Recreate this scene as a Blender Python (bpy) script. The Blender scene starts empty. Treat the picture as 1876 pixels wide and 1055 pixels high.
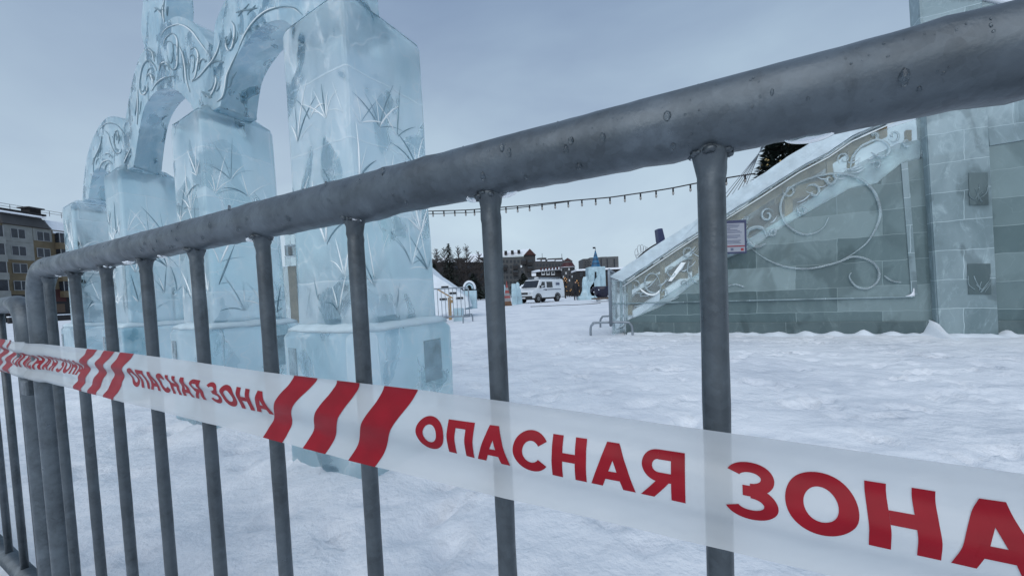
import bpy, bmesh, math, random
import numpy as np
from mathutils import Vector, Matrix, noise
from math import radians, sin, cos, pi, sqrt, atan2
random.seed(7)
SC = bpy.context.scene
COL = SC.collection

# ------------------------------------------------------------------ camera
FPX, CX, CY = 700.0, 938.0, 568.0          # focal length and optical centre in photo pixels (1876 x 1055)
PITCH, ROLL, CAM_H = radians(-2.3), -0.045, 0.76
cam_d = bpy.data.cameras.new('camera'); cam = bpy.data.objects.new('camera', cam_d); COL.objects.link(cam)
RM = Matrix.Rotation(pi/2 + PITCH, 3, 'X') @ Matrix.Rotation(ROLL, 3, 'Z')
cam.matrix_world = Matrix.Translation((0, 0, CAM_H)) @ RM.to_4x4()
cam_d.sensor_fit = 'HORIZONTAL'; cam_d.sensor_width = 36.0
cam_d.lens = 36.0 * FPX / 1876.0
cam_d.shift_x = 0.0
cam_d.shift_y = (CY - 527.5) / 1876.0
cam_d.clip_start = 0.01; cam_d.clip_end = 3000
SC.camera = cam
# ------------------------------------------------------------------ sky, sun, exposure
SUN_EL, SUN_AZ = radians(42), radians(200)
w = bpy.data.worlds.new('World'); SC.world = w; w.use_nodes = True
nt = w.node_tree; nd = nt.nodes; lk = nt.links
bg = nd['Background']; bg.inputs['Strength'].default_value = 0.1
sky = nd.new('ShaderNodeTexSky'); sky.sky_type = 'NISHITA'; sky.sun_disc = False
sky.sun_elevation = SUN_EL; sky.sun_rotation = SUN_AZ; sky.dust_density = 2.0
tc = nd.new('ShaderNodeTexCoord')
sep = nd.new('ShaderNodeSeparateXYZ'); lk.new(tc.outputs['Generated'], sep.inputs[0])
mp = nd.new('ShaderNodeMapping'); mp.inputs['Scale'].default_value = (1, 1, 2.2); lk.new(tc.outputs['Generated'], mp.inputs[0])
nz = nd.new('ShaderNodeTexNoise'); nz.inputs['Scale'].default_value = 1.7; nz.inputs['Detail'].default_value = 5; nz.inputs['Roughness'].default_value = .5
nz.inputs['Distortion'].default_value = .4
lk.new(mp.outputs[0], nz.inputs['Vector'])
rp = nd.new('ShaderNodeValToRGB'); rp.color_ramp.elements[0].position = 0.0; rp.color_ramp.elements[1].position = .62
rp.color_ramp.elements[0].color = (6.0, 7.3, 8.4, 1); rp.color_ramp.elements[1].color = (2.85, 3.9, 5.5, 1)
lk.new(sep.outputs['Z'], rp.inputs[0])
rn = nd.new('ShaderNodeValToRGB'); rn.color_ramp.elements[0].position = .3; rn.color_ramp.elements[1].position = .7
rn.color_ramp.elements[0].color = (.80, .81, .87, 1); rn.color_ramp.elements[1].color = (1.15, 1.15, 1.10, 1)
lk.new(nz.outputs[0], rn.inputs[0])
ml = nd.new('ShaderNodeMixRGB'); ml.blend_type = 'MULTIPLY'; ml.inputs[0].default_value = 1
lk.new(rp.outputs[0], ml.inputs[1]); lk.new(rn.outputs[0], ml.inputs[2])
mx = nd.new('ShaderNodeMixRGB'); mx.inputs[0].default_value = .9       # cloud cover over the clear sky
lk.new(sky.outputs[0], mx.inputs[1]); lk.new(ml.outputs[0], mx.inputs[2]); lk.new(mx.outputs[0], bg.inputs['Color'])
sd = bpy.data.lights.new('sun', 'SUN'); sd.energy = 1.5; sd.angle = radians(70); sd.color = (1, .985, .96)
so = bpy.data.objects.new('sun', sd); COL.objects.link(so)
so.rotation_euler = (pi/2 - SUN_EL, 0, pi - SUN_AZ)
vs = SC.view_settings; vs.view_transform = 'Standard'; vs.look = 'None'; vs.exposure = 0.0; vs.gamma = 1; vs.use_curve_mapping = False
SC.cycles.max_bounces = 14; SC.cycles.transmission_bounces = 10; SC.cycles.transparent_max_bounces = 16
SC.cycles.caustics_refractive = True; SC.cycles.sample_clamp_indirect = 6

# ------------------------------------------------------------------ photo rays -> points in the place
CAMP = Vector((0, 0, CAM_H))
def ray(px, py): return RM @ Vector(((px - CX)/FPX, -(py - CY)/FPX, -1))
def at(px, py, Y):
    r = ray(px, py); return CAMP + r*(Y/r.y)
def gnd(px, py, z=0.0):
    r = ray(px, py); return CAMP + r*((z - CAM_H)/r.z)
def onplane(px, py, p0, n):
    r = ray(px, py); return CAMP + r*((p0 - CAMP).dot(n)/r.dot(n))

# ------------------------------------------------------------------ mesh helpers
class MB:
    def __init__(s): s.bm = bmesh.new()
    def face(s, pts):
        vs_ = [s.bm.verts.new(p) for p in pts]
        return s.bm.faces.new(vs_)
    def hexa(s, b, t):               # bottom ring, top ring
        vb = [s.bm.verts.new(p) for p in b]; vt = [s.bm.verts.new(p) for p in t]; n = len(b)
        s.bm.faces.new(vb[::-1]); s.bm.faces.new(vt)
        for i in range(n): s.bm.faces.new((vb[i], vb[(i+1) % n], vt[(i+1) % n], vt[i]))
    def box(s, c, size, rz=0.0, ax=None):
        c = Vector(c); hx, hy, hz = size[0]/2, size[1]/2, size[2]/2
        if ax is None: ax = (Vector((cos(rz), sin(rz), 0)), Vector((-sin(rz), cos(rz), 0)), Vector((0, 0, 1)))
        q = lambda a, b, d: c + ax[0]*a*hx + ax[1]*b*hy + ax[2]*d*hz
        s.hexa([q(-1,-1,-1), q(1,-1,-1), q(1,1,-1), q(-1,1,-1)], [q(-1,-1,1), q(1,-1,1), q(1,1,1), q(-1,1,1)])
    def prism(s, pts, d):            # planar polygon pushed along d
        d = Vector(d); s.hexa([Vector(p) for p in pts], [Vector(p) + d for p in pts])
    def tube(s, pts, r, n=8, closed=False, caps=True, flat=None):
        pts = [Vector(p) for p in pts]; rings = []; m = len(pts); prev = None
        for i, p in enumerate(pts):
            a = pts[(i-1) % m] if (closed or i > 0) else p; b = pts[(i+1) % m] if (closed or i < m-1) else p
            t = (b - a).normalized()
            if prev is None:
                u = t.orthogonal().normalized() if abs(t.z) > .9 else t.cross(Vector((0, 0, 1))).normalized()
            else:
                u = (prev - t*prev.dot(t)).normalized()
            prev = u; v = t.cross(u)
            rr = r[i] if isinstance(r, (list, tuple)) else r
            rings.append([s.bm.verts.new(p + (u*cos(2*pi*k/n) + v*sin(2*pi*k/n))*rr) for k in range(n)])
        for i in range(m if closed else m-1):
            A, B = rings[i], rings[(i+1) % m]
            for k in range(n): s.bm.faces.new((A[k], A[(k+1) % n], B[(k+1) % n], B[k]))
        if caps and not closed:
            s.bm.faces.new(rings[0][::-1]); s.bm.faces.new(rings[-1])
        return rings
    def lathe(s, prof, c, n=16, ax=None):      # prof [(r,z)]
        c = Vector(c); rings = []
        for r, z in prof:
            rings.append([s.bm.verts.new(c + Vector((r*cos(2*pi*k/n), r*sin(2*pi*k/n), z))) for k in range(n)])
        for A, B in zip(rings, rings[1:]):
            for k in range(n): s.bm.faces.new((A[k], A[(k+1) % n], B[(k+1) % n], B[k]))
        s.bm.faces.new(rings[0][::-1]); s.bm.faces.new(rings[-1])
    def ball(s, c, r, sub=2, sc=(1, 1, 1), jit=0):
        m = Matrix.Translation(c) @ Matrix.Diagonal((r*sc[0], r*sc[1], r*sc[2], 1))
        o = bmesh.ops.create_icosphere(s.bm, subdivisions=sub, radius=1, matrix=m)
        if jit:
            for v in o['verts']:
                d = v.co - Vector(c); v.co = Vector(c) + d*(1 + jit*noise.noise(v.co*1.7/r))
    def build(s, name, mat, parent=None, smooth=False, bevel=0, seg=2, world=True, fix=True):
        if fix: bmesh.ops.recalc_face_normals(s.bm, faces=s.bm.faces)
        if bevel:
            es = [e for e in s.bm.edges if len(e.link_faces) == 2 and e.calc_face_angle(0) > .5]
            bmesh.ops.bevel(s.bm, geom=es, offset=bevel, segments=seg, affect='EDGES', profile=.5)
        if parent is not None and world:
            off = OFF[parent.name]
            bmesh.ops.translate(s.bm, verts=s.bm.verts, vec=-off)
        if smooth == 'sharp':
            for e in s.bm.edges: e.smooth = not (len(e.link_faces) != 2 or e.calc_face_angle(0) > .7)
        me = bpy.data.meshes.new(name); s.bm.to_mesh(me); s.bm.free()
        for p in me.polygons: p.use_smooth = bool(smooth)
        me.materials.append(M[mat] if isinstance(mat, str) else mat)
        o = bpy.data.objects.new(name, me); COL.objects.link(o)
        if parent is not None:
            o.parent = parent
            OFF[o.name] = OFF[parent.name]
        else: OFF[o.name] = Vector((0, 0, 0))
        return o
OFF = {}
def tag(o, label, cat, group=None, kind=None):
    if kind: o['kind'] = kind
    if label: o['label'] = label
    if cat: o['category'] = cat
    if group: o['group'] = group
    return o
def thing(name, loc, label, cat, group=None, rz=0.0):
    o = bpy.data.objects.new(name, None); COL.objects.link(o); o.location = loc; o.rotation_euler = (0, 0, rz); o.empty_display_size = .1
    OFF[o.name] = Vector(loc)
    return tag(o, label, cat, group)
def kids(o): return [c for c in bpy.data.objects if c.parent == o]
def copy_tree(o, loc=None, parent=None):
    c = o.copy(); COL.objects.link(c); c.parent = parent
    if loc is not None: c.location = loc
    for ch in kids(o): copy_tree(ch, None, c)
    return c
def spline(pts, n=6):                # Catmull-Rom through the points
    P = [Vector(p) for p in pts]; out = []
    for i in range(len(P)-1):
        a, b, c, d = P[max(i-1, 0)], P[i], P[i+1], P[min(i+2, len(P)-1)]
        for k in range(n):
            t = k/n
            out.append(.5*((2*b) + (c-a)*t + (2*a-5*b+4*c-d)*t*t + (3*b-3*c+d-a)*t**3))
    out.append(P[-1]); return out

# ------------------------------------------------------------------ materials
M = {}
def new_mat(name):
    m = bpy.data.materials.new(name); m.use_nodes = True; M[name] = m
    return m, m.node_tree.nodes, m.node_tree.links, m.node_tree.nodes['Principled BSDF']
def rgba(c): return (c[0], c[1], c[2], 1)
def plain(name, c, rough=.6, metal=0.0, var=.25, scale=8, bump=0.0, bscale=40, **kw):
    m, n, l, p = new_mat(name)
    t = n.new('ShaderNodeTexCoord'); z = n.new('ShaderNodeTexNoise'); z.inputs['Scale'].default_value = scale; z.inputs['Detail'].default_value = 6
    l.new(t.outputs['Object'], z.inputs['Vector'])
    r = n.new('ShaderNodeValToRGB'); r.color_ramp.elements[0].position = .3; r.color_ramp.elements[1].position = .7
    r.color_ramp.elements[0].color = rgba([x*(1-var) for x in c]); r.color_ramp.elements[1].color = rgba([min(1, x*(1+var)) for x in c])
    l.new(z.outputs[0], r.inputs[0]); l.new(r.outputs[0], p.inputs['Base Color'])
    p.inputs['Roughness'].default_value = rough; p.inputs['Metallic'].default_value = metal
    if bump:
        z2 = n.new('ShaderNodeTexNoise'); z2.inputs['Scale'].default_value = bscale; z2.inputs['Detail'].default_value = 8
        l.new(t.outputs['Object'], z2.inputs['Vector'])
        b = n.new('ShaderNodeBump'); b.inputs['Strength'].default_value = bump; b.inputs['Distance'].default_value = .02
        l.new(z2.outputs[0], b.inputs['Height']); l.new(b.outputs[0], p.inputs['Normal'])
    for k, v in kw.items(): p.inputs[k.replace('_', ' ')].default_value = v
    return m
GA = radians(148.94)                                   # heading of the row of ice columns
GD = Vector((cos(GA), sin(GA), 0)); GE = Vector((sin(GA), -cos(GA), 0))
def ice(name, c1, c2, trans=.4, rough=.25, bw=.3, bh=.28, seam=.35, bump=.5, dirs=(GD, GE), clear=.0, sss=0.0, vscale=1.0, blockvar=.25, warp=.0, crack=.5, veilamt=.6, pocket=.8):
    """milky cut ice in frozen-together blocks: colour, haze and clearness vary from block to block, with frosted seams"""
    m, n, l, p = new_mat(name)
    t = n.new('ShaderNodeTexCoord')
    d1 = n.new('ShaderNodeVectorMath'); d1.operation = 'DOT_PRODUCT'; d1.inputs[1].default_value = dirs[0] + dirs[1]
    l.new(t.outputs['Object'], d1.inputs[0])
    sp = n.new('ShaderNodeSeparateXYZ'); l.new(t.outputs['Object'], sp.inputs[0])
    cb = n.new('ShaderNodeCombineXYZ'); l.new(d1.outputs['Value'], cb.inputs[0]); l.new(sp.outputs[2], cb.inputs[1])
    wn = n.new('ShaderNodeTexNoise'); wn.inputs['Scale'].default_value = 5; l.new(t.outputs['Object'], wn.inputs['Vector'])
    wa = n.new('ShaderNodeVectorMath'); wa.operation = 'SCALE'; wa.inputs['Scale'].default_value = .035; l.new(wn.outputs['Color'], wa.inputs[0])
    wb = n.new('ShaderNodeVectorMath'); wb.operation = 'ADD'; l.new(cb.outputs[0], wb.inputs[0]); l.new(wa.outputs[0], wb.inputs[1])
    br = n.new('ShaderNodeTexBrick'); l.new(wb.outputs[0], br.inputs['Vector'])
    br.inputs['Scale'].default_value = 1; br.inputs['Brick Width'].default_value = bw; br.inputs['Row Height'].default_value = bh
    br.inputs['Mortar Size'].default_value = .006; br.inputs['Mortar Smooth'].default_value = .9; br.inputs['Bias'].default_value = 0
    br.inputs['Color1'].default_value = (0, 0, 0, 1); br.inputs['Color2'].default_value = (1, 1, 1, 1); br.inputs['Mortar'].default_value = (.5, .5, .5, 1)
    z = n.new('ShaderNodeTexNoise'); z.inputs['Scale'].default_value = 4.0*vscale; z.inputs['Detail'].default_value = 7; z.inputs['Roughness'].default_value = .6
    z.inputs['Distortion'].default_value = .6
    mpz = n.new('ShaderNodeMapping'); mpz.inputs['Scale'].default_value = (1, 1, .55); l.new(t.outputs['Object'], mpz.inputs[0]); l.new(mpz.outputs[0], z.inputs['Vector'])
    mixf = n.new('ShaderNodeMath'); mixf.operation = 'MULTIPLY_ADD'; mixf.inputs[1].default_value = blockvar; l.new(br.outputs['Color'], mixf.inputs[0])
    zz = n.new('ShaderNodeMapRange'); zz.inputs[1].default_value = .3; zz.inputs[2].default_value = .7; l.new(z.outputs[0], zz.inputs[0])
    zs = n.new('ShaderNodeMath'); zs.operation = 'MULTIPLY'; zs.inputs[1].default_value = 1-blockvar; l.new(zz.outputs[0], zs.inputs[0])
    l.new(zs.outputs[0], mixf.inputs[2])
    mc = n.new('ShaderNodeMixRGB'); mc.inputs[1].default_value = rgba(c1); mc.inputs[2].default_value = rgba(c2); l.new(mixf.outputs[0], mc.inputs[0])
    sm = n.new('ShaderNodeMath'); sm.operation = 'MULTIPLY'; sm.inputs[1].default_value = seam; l.new(br.outputs['Fac'], sm.inputs[0])
    def nmap(scale, det, lo, hi, rough_=.6, dist=.0, zsc=.5, seed=0.0):
        m_ = n.new('ShaderNodeMapping'); m_.inputs['Scale'].default_value = (1, 1, zsc); m_.inputs['Location'].default_value = (seed, seed*.7, 0); l.new(t.outputs['Object'], m_.inputs[0])
        z_ = n.new('ShaderNodeTexNoise'); z_.inputs['Scale'].default_value = scale*vscale; z_.inputs['Detail'].default_value = det; z_.inputs['Roughness'].default_value = rough_; z_.inputs['Distortion'].default_value = dist
        l.new(m_.outputs[0], z_.inputs['Vector'])
        r_ = n.new('ShaderNodeMapRange'); r_.interpolation_type = 'SMOOTHSTEP'; r_.inputs[1].default_value = lo; r_.inputs[2].default_value = hi; l.new(z_.outputs[0], r_.inputs[0]); return r_.outputs[0]
    veil = nmap(9, 9, .52, .74, .7, 1.5, .45, 3.1)
    vo = n.new('ShaderNodeTexVoronoi'); vo.feature = 'DISTANCE_TO_EDGE'; vo.inputs['Scale'].default_value = 3.2*vscale
    wv = n.new('ShaderNodeVectorMath'); wv.operation = 'SCALE'; wv.inputs['Scale'].default_value = .35; l.new(wn.outputs['Color'], wv.inputs[0])
    wo_ = n.new('ShaderNodeVectorMath'); wo_.operation = 'ADD'; l.new(t.outputs['Object'], wo_.inputs[0]); l.new(wv.outputs[0], wo_.inputs[1]); l.new(wo_.outputs[0], vo.inputs['Vector'])
    cr = n.new('ShaderNodeMapRange'); cr.inputs[1].default_value = .0; cr.inputs[2].default_value = .012; cr.inputs[3].default_value = crack; cr.inputs[4].default_value = 0; l.new(vo.outputs['Distance'], cr.inputs[0])
    fr = n.new('ShaderNodeMath'); fr.operation = 'MULTIPLY'; fr.inputs[1].default_value = veilamt; l.new(veil, fr.inputs[0])
    m1_ = n.new('ShaderNodeMath'); m1_.operation = 'MAXIMUM'; l.new(fr.outputs[0], m1_.inputs[0]); l.new(cr.outputs[0], m1_.inputs[1])
    m2_ = n.new('ShaderNodeMath'); m2_.operation = 'MAXIMUM'; l.new(m1_.outputs[0], m2_.inputs[0]); l.new(sm.outputs[0], m2_.inputs[1])
    pk_ = nmap(4.2, 3, .53, .63, .5, .6, .7, 11.0)
    pc = n.new('ShaderNodeMath'); pc.operation = 'MULTIPLY'; pc.inputs[1].default_value = pocket; l.new(pk_, pc.inputs[0])
    mp_ = n.new('ShaderNodeMixRGB'); mp_.inputs[2].default_value = rgba([x*.72 for x in c1]); l.new(pc.outputs[0], mp_.inputs[0]); l.new(mc.outputs[0], mp_.inputs[1])
    ms = n.new('ShaderNodeMixRGB'); ms.inputs[2].default_value = rgba([min(.97, x*1.2 + .12) for x in c2]); l.new(m2_.outputs[0], ms.inputs[0]); l.new(mp_.outputs[0], ms.inputs[1])
    l.new(ms.outputs[0], p.inputs['Base Color'])
    tr = n.new('ShaderNodeMapRange'); tr.inputs[1].default_value = 0; tr.inputs[2].default_value = 1
    tr.inputs[3].default_value = min(1, trans*1.3 + clear); tr.inputs[4].default_value = trans*.7
    l.new(mixf.outputs[0], tr.inputs[0])
    ta = n.new('ShaderNodeMath'); ta.operation = 'MULTIPLY_ADD'; ta.inputs[1].default_value = -.6; l.new(m2_.outputs[0], ta.inputs[0]); l.new(tr.outputs[0], ta.inputs[2])
    tb = n.new('ShaderNodeMath'); tb.operation = 'MULTIPLY_ADD'; tb.inputs[1].default_value = .5; tb.use_clamp = True; l.new(pc.outputs[0], tb.inputs[0]); l.new(ta.outputs[0], tb.inputs[2])
    l.new(tb.outputs[0], p.inputs['Transmission Weight'])
    rg = n.new('ShaderNodeMath'); rg.operation = 'MULTIPLY_ADD'; rg.inputs[1].default_value = -(rough-.06); rg.inputs[2].default_value = rough; l.new(pc.outputs[0], rg.inputs[0]); l.new(rg.outputs[0], p.inputs['Roughness'])
    p.inputs['IOR'].default_value = 1.31
    p.inputs['Subsurface Weight'].default_value = sss; p.inputs['Subsurface Radius'].default_value = (.25, .5, .7); p.inputs['Subsurface Scale'].default_value = .12
    z2 = n.new('ShaderNodeTexNoise'); z2.inputs['Scale'].default_value = 14*vscale; z2.inputs['Detail'].default_value = 6; l.new(mpz.outputs[0], z2.inputs['Vector'])
    ad = n.new('ShaderNodeMath'); ad.operation = 'ADD'; l.new(z2.outputs[0], ad.inputs[0]); l.new(sm.outputs[0], ad.inputs[1])
    b = n.new('ShaderNodeBump'); b.inputs['Strength'].default_value = bump; b.inputs['Distance'].default_value = .012
    l.new(ad.outputs[0], b.inputs['Height']); l.new(b.outputs[0], p.inputs['Normal'])
    return m

ice('gate_ice', (.52, .74, .83), (.86, .945, .975), trans=.8, rough=.36, bw=.9, bh=.29, seam=.4, bump=.35, blockvar=.42)
ice('arch_ice', (.48, .70, .80), (.80, .91, .95), trans=.55, rough=.33, veilamt=.75, bw=1.1, bh=2.5, seam=.0, vscale=1.6, bump=.6)
ice('base_ice', (.52, .78, .86), (.86, .95, .98), trans=.75, rough=.34, bw=.45, bh=.33, seam=.3, blockvar=.4)
SL0, SL1 = gnd(1150, 612), gnd(1850, 614)
SLD_, SLN = (SL1 - SL0).normalized(), None
SLN = Vector((SLD_.y, -SLD_.x, 0))
if SLN.dot(-SL0) < 0: SLN = -SLN
ice('slide_ice', (.10, .158, .168), (.34, .44, .455), trans=.3, rough=.14, bw=.95, bh=.335, seam=.22, dirs=(SLD_, Vector((0, 0, 0))), blockvar=.85, bump=.25, vscale=.5, crack=.05, veilamt=.13, pocket=.2)
ice('slide_base', (.08, .12, .13), (.19, .25, .26), trans=.12, rough=.25, bw=1.5, bh=3, seam=.3, dirs=(SLD_, Vector((0, 0, 0))), blockvar=.6, bump=.3, vscale=.5, crack=.06, veilamt=.2, pocket=.3)
ice('slide_pale', (.24, .34, .37), (.44, .55, .59), trans=.35, rough=.22, bw=.9, bh=.36, seam=.4, dirs=(SLD_, Vector((0, 0, 0))), blockvar=.55, bump=.3, vscale=.6, crack=.08, veilamt=.3, pocket=.3)
plain('frost_line', (.90, .96, .98), .5, var=.06, scale=30, Transmission_Weight=.05)
plain('groove', (.26, .40, .47), .3, var=.2, scale=20, Transmission_Weight=.45)
plain('clear_ice', (.50, .60, .64), .18, var=.3, scale=9, bump=.5, bscale=14, Transmission_Weight=.75, IOR=1.31)
plain('panel_ice', (.80, .90, .93), .22, var=.12, scale=5, bump=.5, bscale=9, Transmission_Weight=.85, IOR=1.15)
plain('scroll_ice', (.70, .80, .84), .08, var=.2, scale=6, bump=.5, bscale=25, Transmission_Weight=.72, IOR=1.31)
plain('ledge_frost', (.66, .80, .86), .5, var=.1, scale=9, bump=.4, bscale=25, Transmission_Weight=.2)
plain('joint_frost', (.86, .94, .97), .5, var=.08, scale=14, bump=.6, bscale=18, Transmission_Weight=.72)
plain('board_pale', (.26, .215, .165), .75, var=.2, scale=12)
plain('snowy_ice', (.60, .71, .77), .5, var=.14, scale=7, bump=.5, bscale=18, Transmission_Weight=.15)
def galvanised(name, c):
    """weathered zinc: spangle, run-down stains, fine scratches and thin rime"""
    m, n, l, p = new_mat(name); t = n.new('ShaderNodeTexCoord')
    def nz_(scale, lo, hi, det=6, sc=(1, 1, 1), ro=.6):
        mp_ = n.new('ShaderNodeMapping'); mp_.inputs['Scale'].default_value = sc; l.new(t.outputs['Object'], mp_.inputs[0])
        z_ = n.new('ShaderNodeTexNoise'); z_.inputs['Scale'].default_value = scale; z_.inputs['Detail'].default_value = det; z_.inputs['Roughness'].default_value = ro; l.new(mp_.outputs[0], z_.inputs['Vector'])
        r_ = n.new('ShaderNodeMapRange'); r_.inputs[1].default_value = lo; r_.inputs[2].default_value = hi; l.new(z_.outputs[0], r_.inputs[0]); return r_.outputs[0]
    def mix(f, a_, b_, amt=1.0):
        k_ = n.new('ShaderNodeMath'); k_.operation = 'MULTIPLY'; k_.inputs[1].default_value = amt; l.new(f, k_.inputs[0])
        x_ = n.new('ShaderNodeMixRGB'); l.new(k_.outputs[0], x_.inputs[0])
        for i_, v_ in ((1, a_), (2, b_)):
            if isinstance(v_, tuple): x_.inputs[i_].default_value = rgba(v_)
            else: l.new(v_, x_.inputs[i_])
        return x_.outputs[0]
    base_ = mix(nz_(22, .35, .65), tuple(x*.72 for x in c), tuple(x*1.3 for x in c))
    st = mix(nz_(70, .56, .72, 8, (1, 1, .25)), base_, tuple(x*.42 for x in c), .5)
    vr = n.new('ShaderNodeTexVoronoi'); vr.inputs['Scale'].default_value = 190; l.new(t.outputs['Object'], vr.inputs['Vector'])
    spn = n.new('ShaderNodeSeparateColor'); l.new(vr.outputs['Color'], spn.inputs[0])
    sg_ = mix(spn.outputs[0], st, tuple(x*1.55 for x in c), .28)
    rime = nz_(11, .56, .74, 10, (1, 1, 1), .75); fin = mix(rime, sg_, (.22, .255, .285), .4)
    l.new(fin, p.inputs['Base Color']); p.inputs['Metallic'].default_value = .45
    rr = n.new('ShaderNodeMapRange'); rr.inputs[3].default_value = .26; rr.inputs[4].default_value = .55; l.new(nz_(40, .3, .7), rr.inputs[0]); l.new(rr.outputs[0], p.inputs['Roughness'])
    z2 = n.new('ShaderNodeTexNoise'); z2.inputs['Scale'].default_value = 420; z2.inputs['Detail'].default_value = 5; l.new(t.outputs['Object'], z2.inputs['Vector'])
    b_ = n.new('ShaderNodeBump'); b_.inputs['Strength'].default_value = .08; b_.inputs['Distance'].default_value = .004; l.new(z2.outputs[0], b_.inputs['Height']); l.new(b_.outputs[0], p.inputs['Normal'])
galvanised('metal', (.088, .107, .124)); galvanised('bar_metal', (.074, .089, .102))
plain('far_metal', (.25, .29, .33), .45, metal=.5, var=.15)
plain('drop_ice', (.82, .87, .90), .03, var=.05, scale=60, Transmission_Weight=1.0, IOR=1.31)
plain('red_print', (.25, .002, .011), .45, var=.12, scale=40, Specular_IOR_Level=.25)
plain('wood', (.34, .23, .12), .7, var=.3, scale=12, bump=.3)
plain('dark_wood', (.09, .06, .04), .75, var=.3, scale=12)
plain('roof_snow', (.80, .84, .90), .7, var=.06, scale=3, bump=.4, bscale=6)
plain('glass_dark', (.02, .025, .035), .12, var=.3, scale=2)
plain('white_frame', (.62, .65, .68), .5, var=.08)
plain('frame_dull', (.26, .27, .28), .6, var=.1)
plain('panel_light', (.21, .22, .215), .85, var=.12, scale=1.5)
plain('panel_ochre', (.135, .107, .066), .85, var=.18, scale=1.5)
plain('panel_grey', (.095, .10, .105), .85, var=.15, scale=.5)
plain('panel_dim', (.055, .056, .06), .85, var=.2, scale=.4)
plain('panel_dark', (.022, .021, .023), .85, var=.3, scale=.5)
plain('brown_red', (.05, .014, .012), .7, var=.25, scale=.8)
plain('maroon', (.05, .008, .012), .6, var=.2, scale=1)
plain('shop_red', (.05, .012, .012), .7, var=.3, scale=.5)
plain('bark', (.035, .028, .024), .9, var=.3, scale=6)
plain('twig', (.05, .042, .04), .9, var=.3, scale=3)
plain('needles', (.012, .02, .016), .8, var=.4, scale=2)
plain('needles_tree', (.012, .022, .016), .7, var=.4, scale=4)
plain('van_white', (.66, .70, .74), .3, var=.05, scale=1, Coat_Weight=.4)
plain('black_plastic', (.018, .019, .021), .55, var=.2)
plain('rubber', (.014, .014, .015), .85, var=.2)
plain('wheel_steel', (.16, .165, .17), .45, metal=.6, var=.2)
plain('headlamp', (.5, .55, .6), .1, var=.1)
plain('navy', (.008, .01, .03), .35, var=.25, scale=4)
plain('cone_blue', (.02, .13, .26), .5, var=.15, scale=6)
plain('cone_blue_dark', (.012, .07, .15), .5, var=.15, scale=6)
plain('far_ice', (.50, .68, .76), .3, var=.2, scale=2.5, bump=.6, bscale=5, Transmission_Weight=.25)
plain('far_snow', (.72, .78, .84), .6, var=.08, scale=3, bump=.3, bscale=8)
plain('cable', (.015, .015, .018), .6, var=.1)
plain('bulb_glass', (.42, .40, .38), .15, var=.1, Transmission_Weight=.4)
plain('bauble', (.35, .26, .12), .25, metal=.8, var=.4, scale=3)
plain('sign_face', (.27, .29, .34), .4, var=.05)
plain('sign_edge', (.02, .03, .09), .4, var=.1)
plain('sign_red', (.28, .02, .03), .4, var=.1)
plain('ink', (.09, .11, .17), .6, var=.1)
plain('cone_red', (.22, .03, .03), .5, var=.2, scale=6)
plain('cone_grey', (.20, .20, .22), .5, var=.2, scale=6)
plain('cone_base', (.11, .055, .03), .7, var=.3, scale=6)
plain('wire_white', (.30, .32, .34), .4, var=.1)
plain('cloth_dark', (.012, .013, .018), .85, var=.3, scale=8)
plain('skin', (.45, .28, .21), .55, var=.05)
m, n, l, p = new_mat('lamp_gold'); p.inputs['Base Color'].default_value = (.8, .5, .2, 1); p.inputs['Emission Color'].default_value = (1, .48, .14, 1); p.inputs['Emission Strength'].default_value = .8
# tape film: thin white polythene that light passes through
m, n, l, p = new_mat('tape_film')
p.inputs['Base Color'].default_value = (.68, .71, .73, 1); p.inputs['Roughness'].default_value = .2
tl = n.new('ShaderNodeBsdfTranslucent'); tl.inputs[0].default_value = (.70, .73, .75, 1)
tp = n.new('ShaderNodeBsdfTransparent')
m1 = n.new('ShaderNodeMixShader'); m1.inputs[0].default_value = .42; m2 = n.new('ShaderNodeMixShader'); m2.inputs[0].default_value = .17
out = n['Material Output']
l.new(p.outputs[0], m1.inputs[1]); l.new(tl.outputs[0], m1.inputs[2]); l.new(m1.outputs[0], m2.inputs[1]); l.new(tp.outputs[0], m2.inputs[2]); l.new(m2.outputs[0], out.inputs['Surface'])
# trodden snow
m, n, l, p = new_mat('snow')
t = n.new('ShaderNodeTexCoord')
z = n.new('ShaderNodeTexNoise'); z.inputs['Scale'].default_value = 1.1; z.inputs['Detail'].default_value = 9; z.inputs['Roughness'].default_value = .62; l.new(t.outputs['Object'], z.inputs['Vector'])
r = n.new('ShaderNodeValToRGB'); r.color_ramp.elements[0].position = .33; r.color_ramp.elements[0].color = (.66, .70, .76, 1); r.color_ramp.elements[1].position = .55; r.color_ramp.elements[1].color = (.83, .86, .90, 1)
l.new(z.outputs[0], r.inputs[0]); l.new(r.outputs[0], p.inputs['Base Color'])
p.inputs['Roughness'].default_value = .65; p.inputs['Specular IOR Level'].default_value = .3
z2 = n.new('ShaderNodeTexNoise'); z2.inputs['Scale'].default_value = 6; z2.inputs['Detail'].default_value = 10; z2.inputs['Roughness'].default_value = .58; l.new(t.outputs['Object'], z2.inputs['Vector'])
z3 = n.new('ShaderNodeTexNoise'); z3.inputs['Scale'].default_value = 60; z3.inputs['Detail'].default_value = 4; l.new(t.outputs['Object'], z3.inputs['Vector'])
a = n.new('ShaderNodeMath'); a.operation = 'MULTIPLY_ADD'; a.inputs[1].default_value = .07; l.new(z3.outputs[0], a.inputs[0]); l.new(z2.outputs[0], a.inputs[2])
z4 = n.new('ShaderNodeTexNoise'); z4.inputs['Scale'].default_value = .9; z4.inputs['Detail'].default_value = 3; l.new(t.outputs['Object'], z4.inputs['Vector'])
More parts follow.
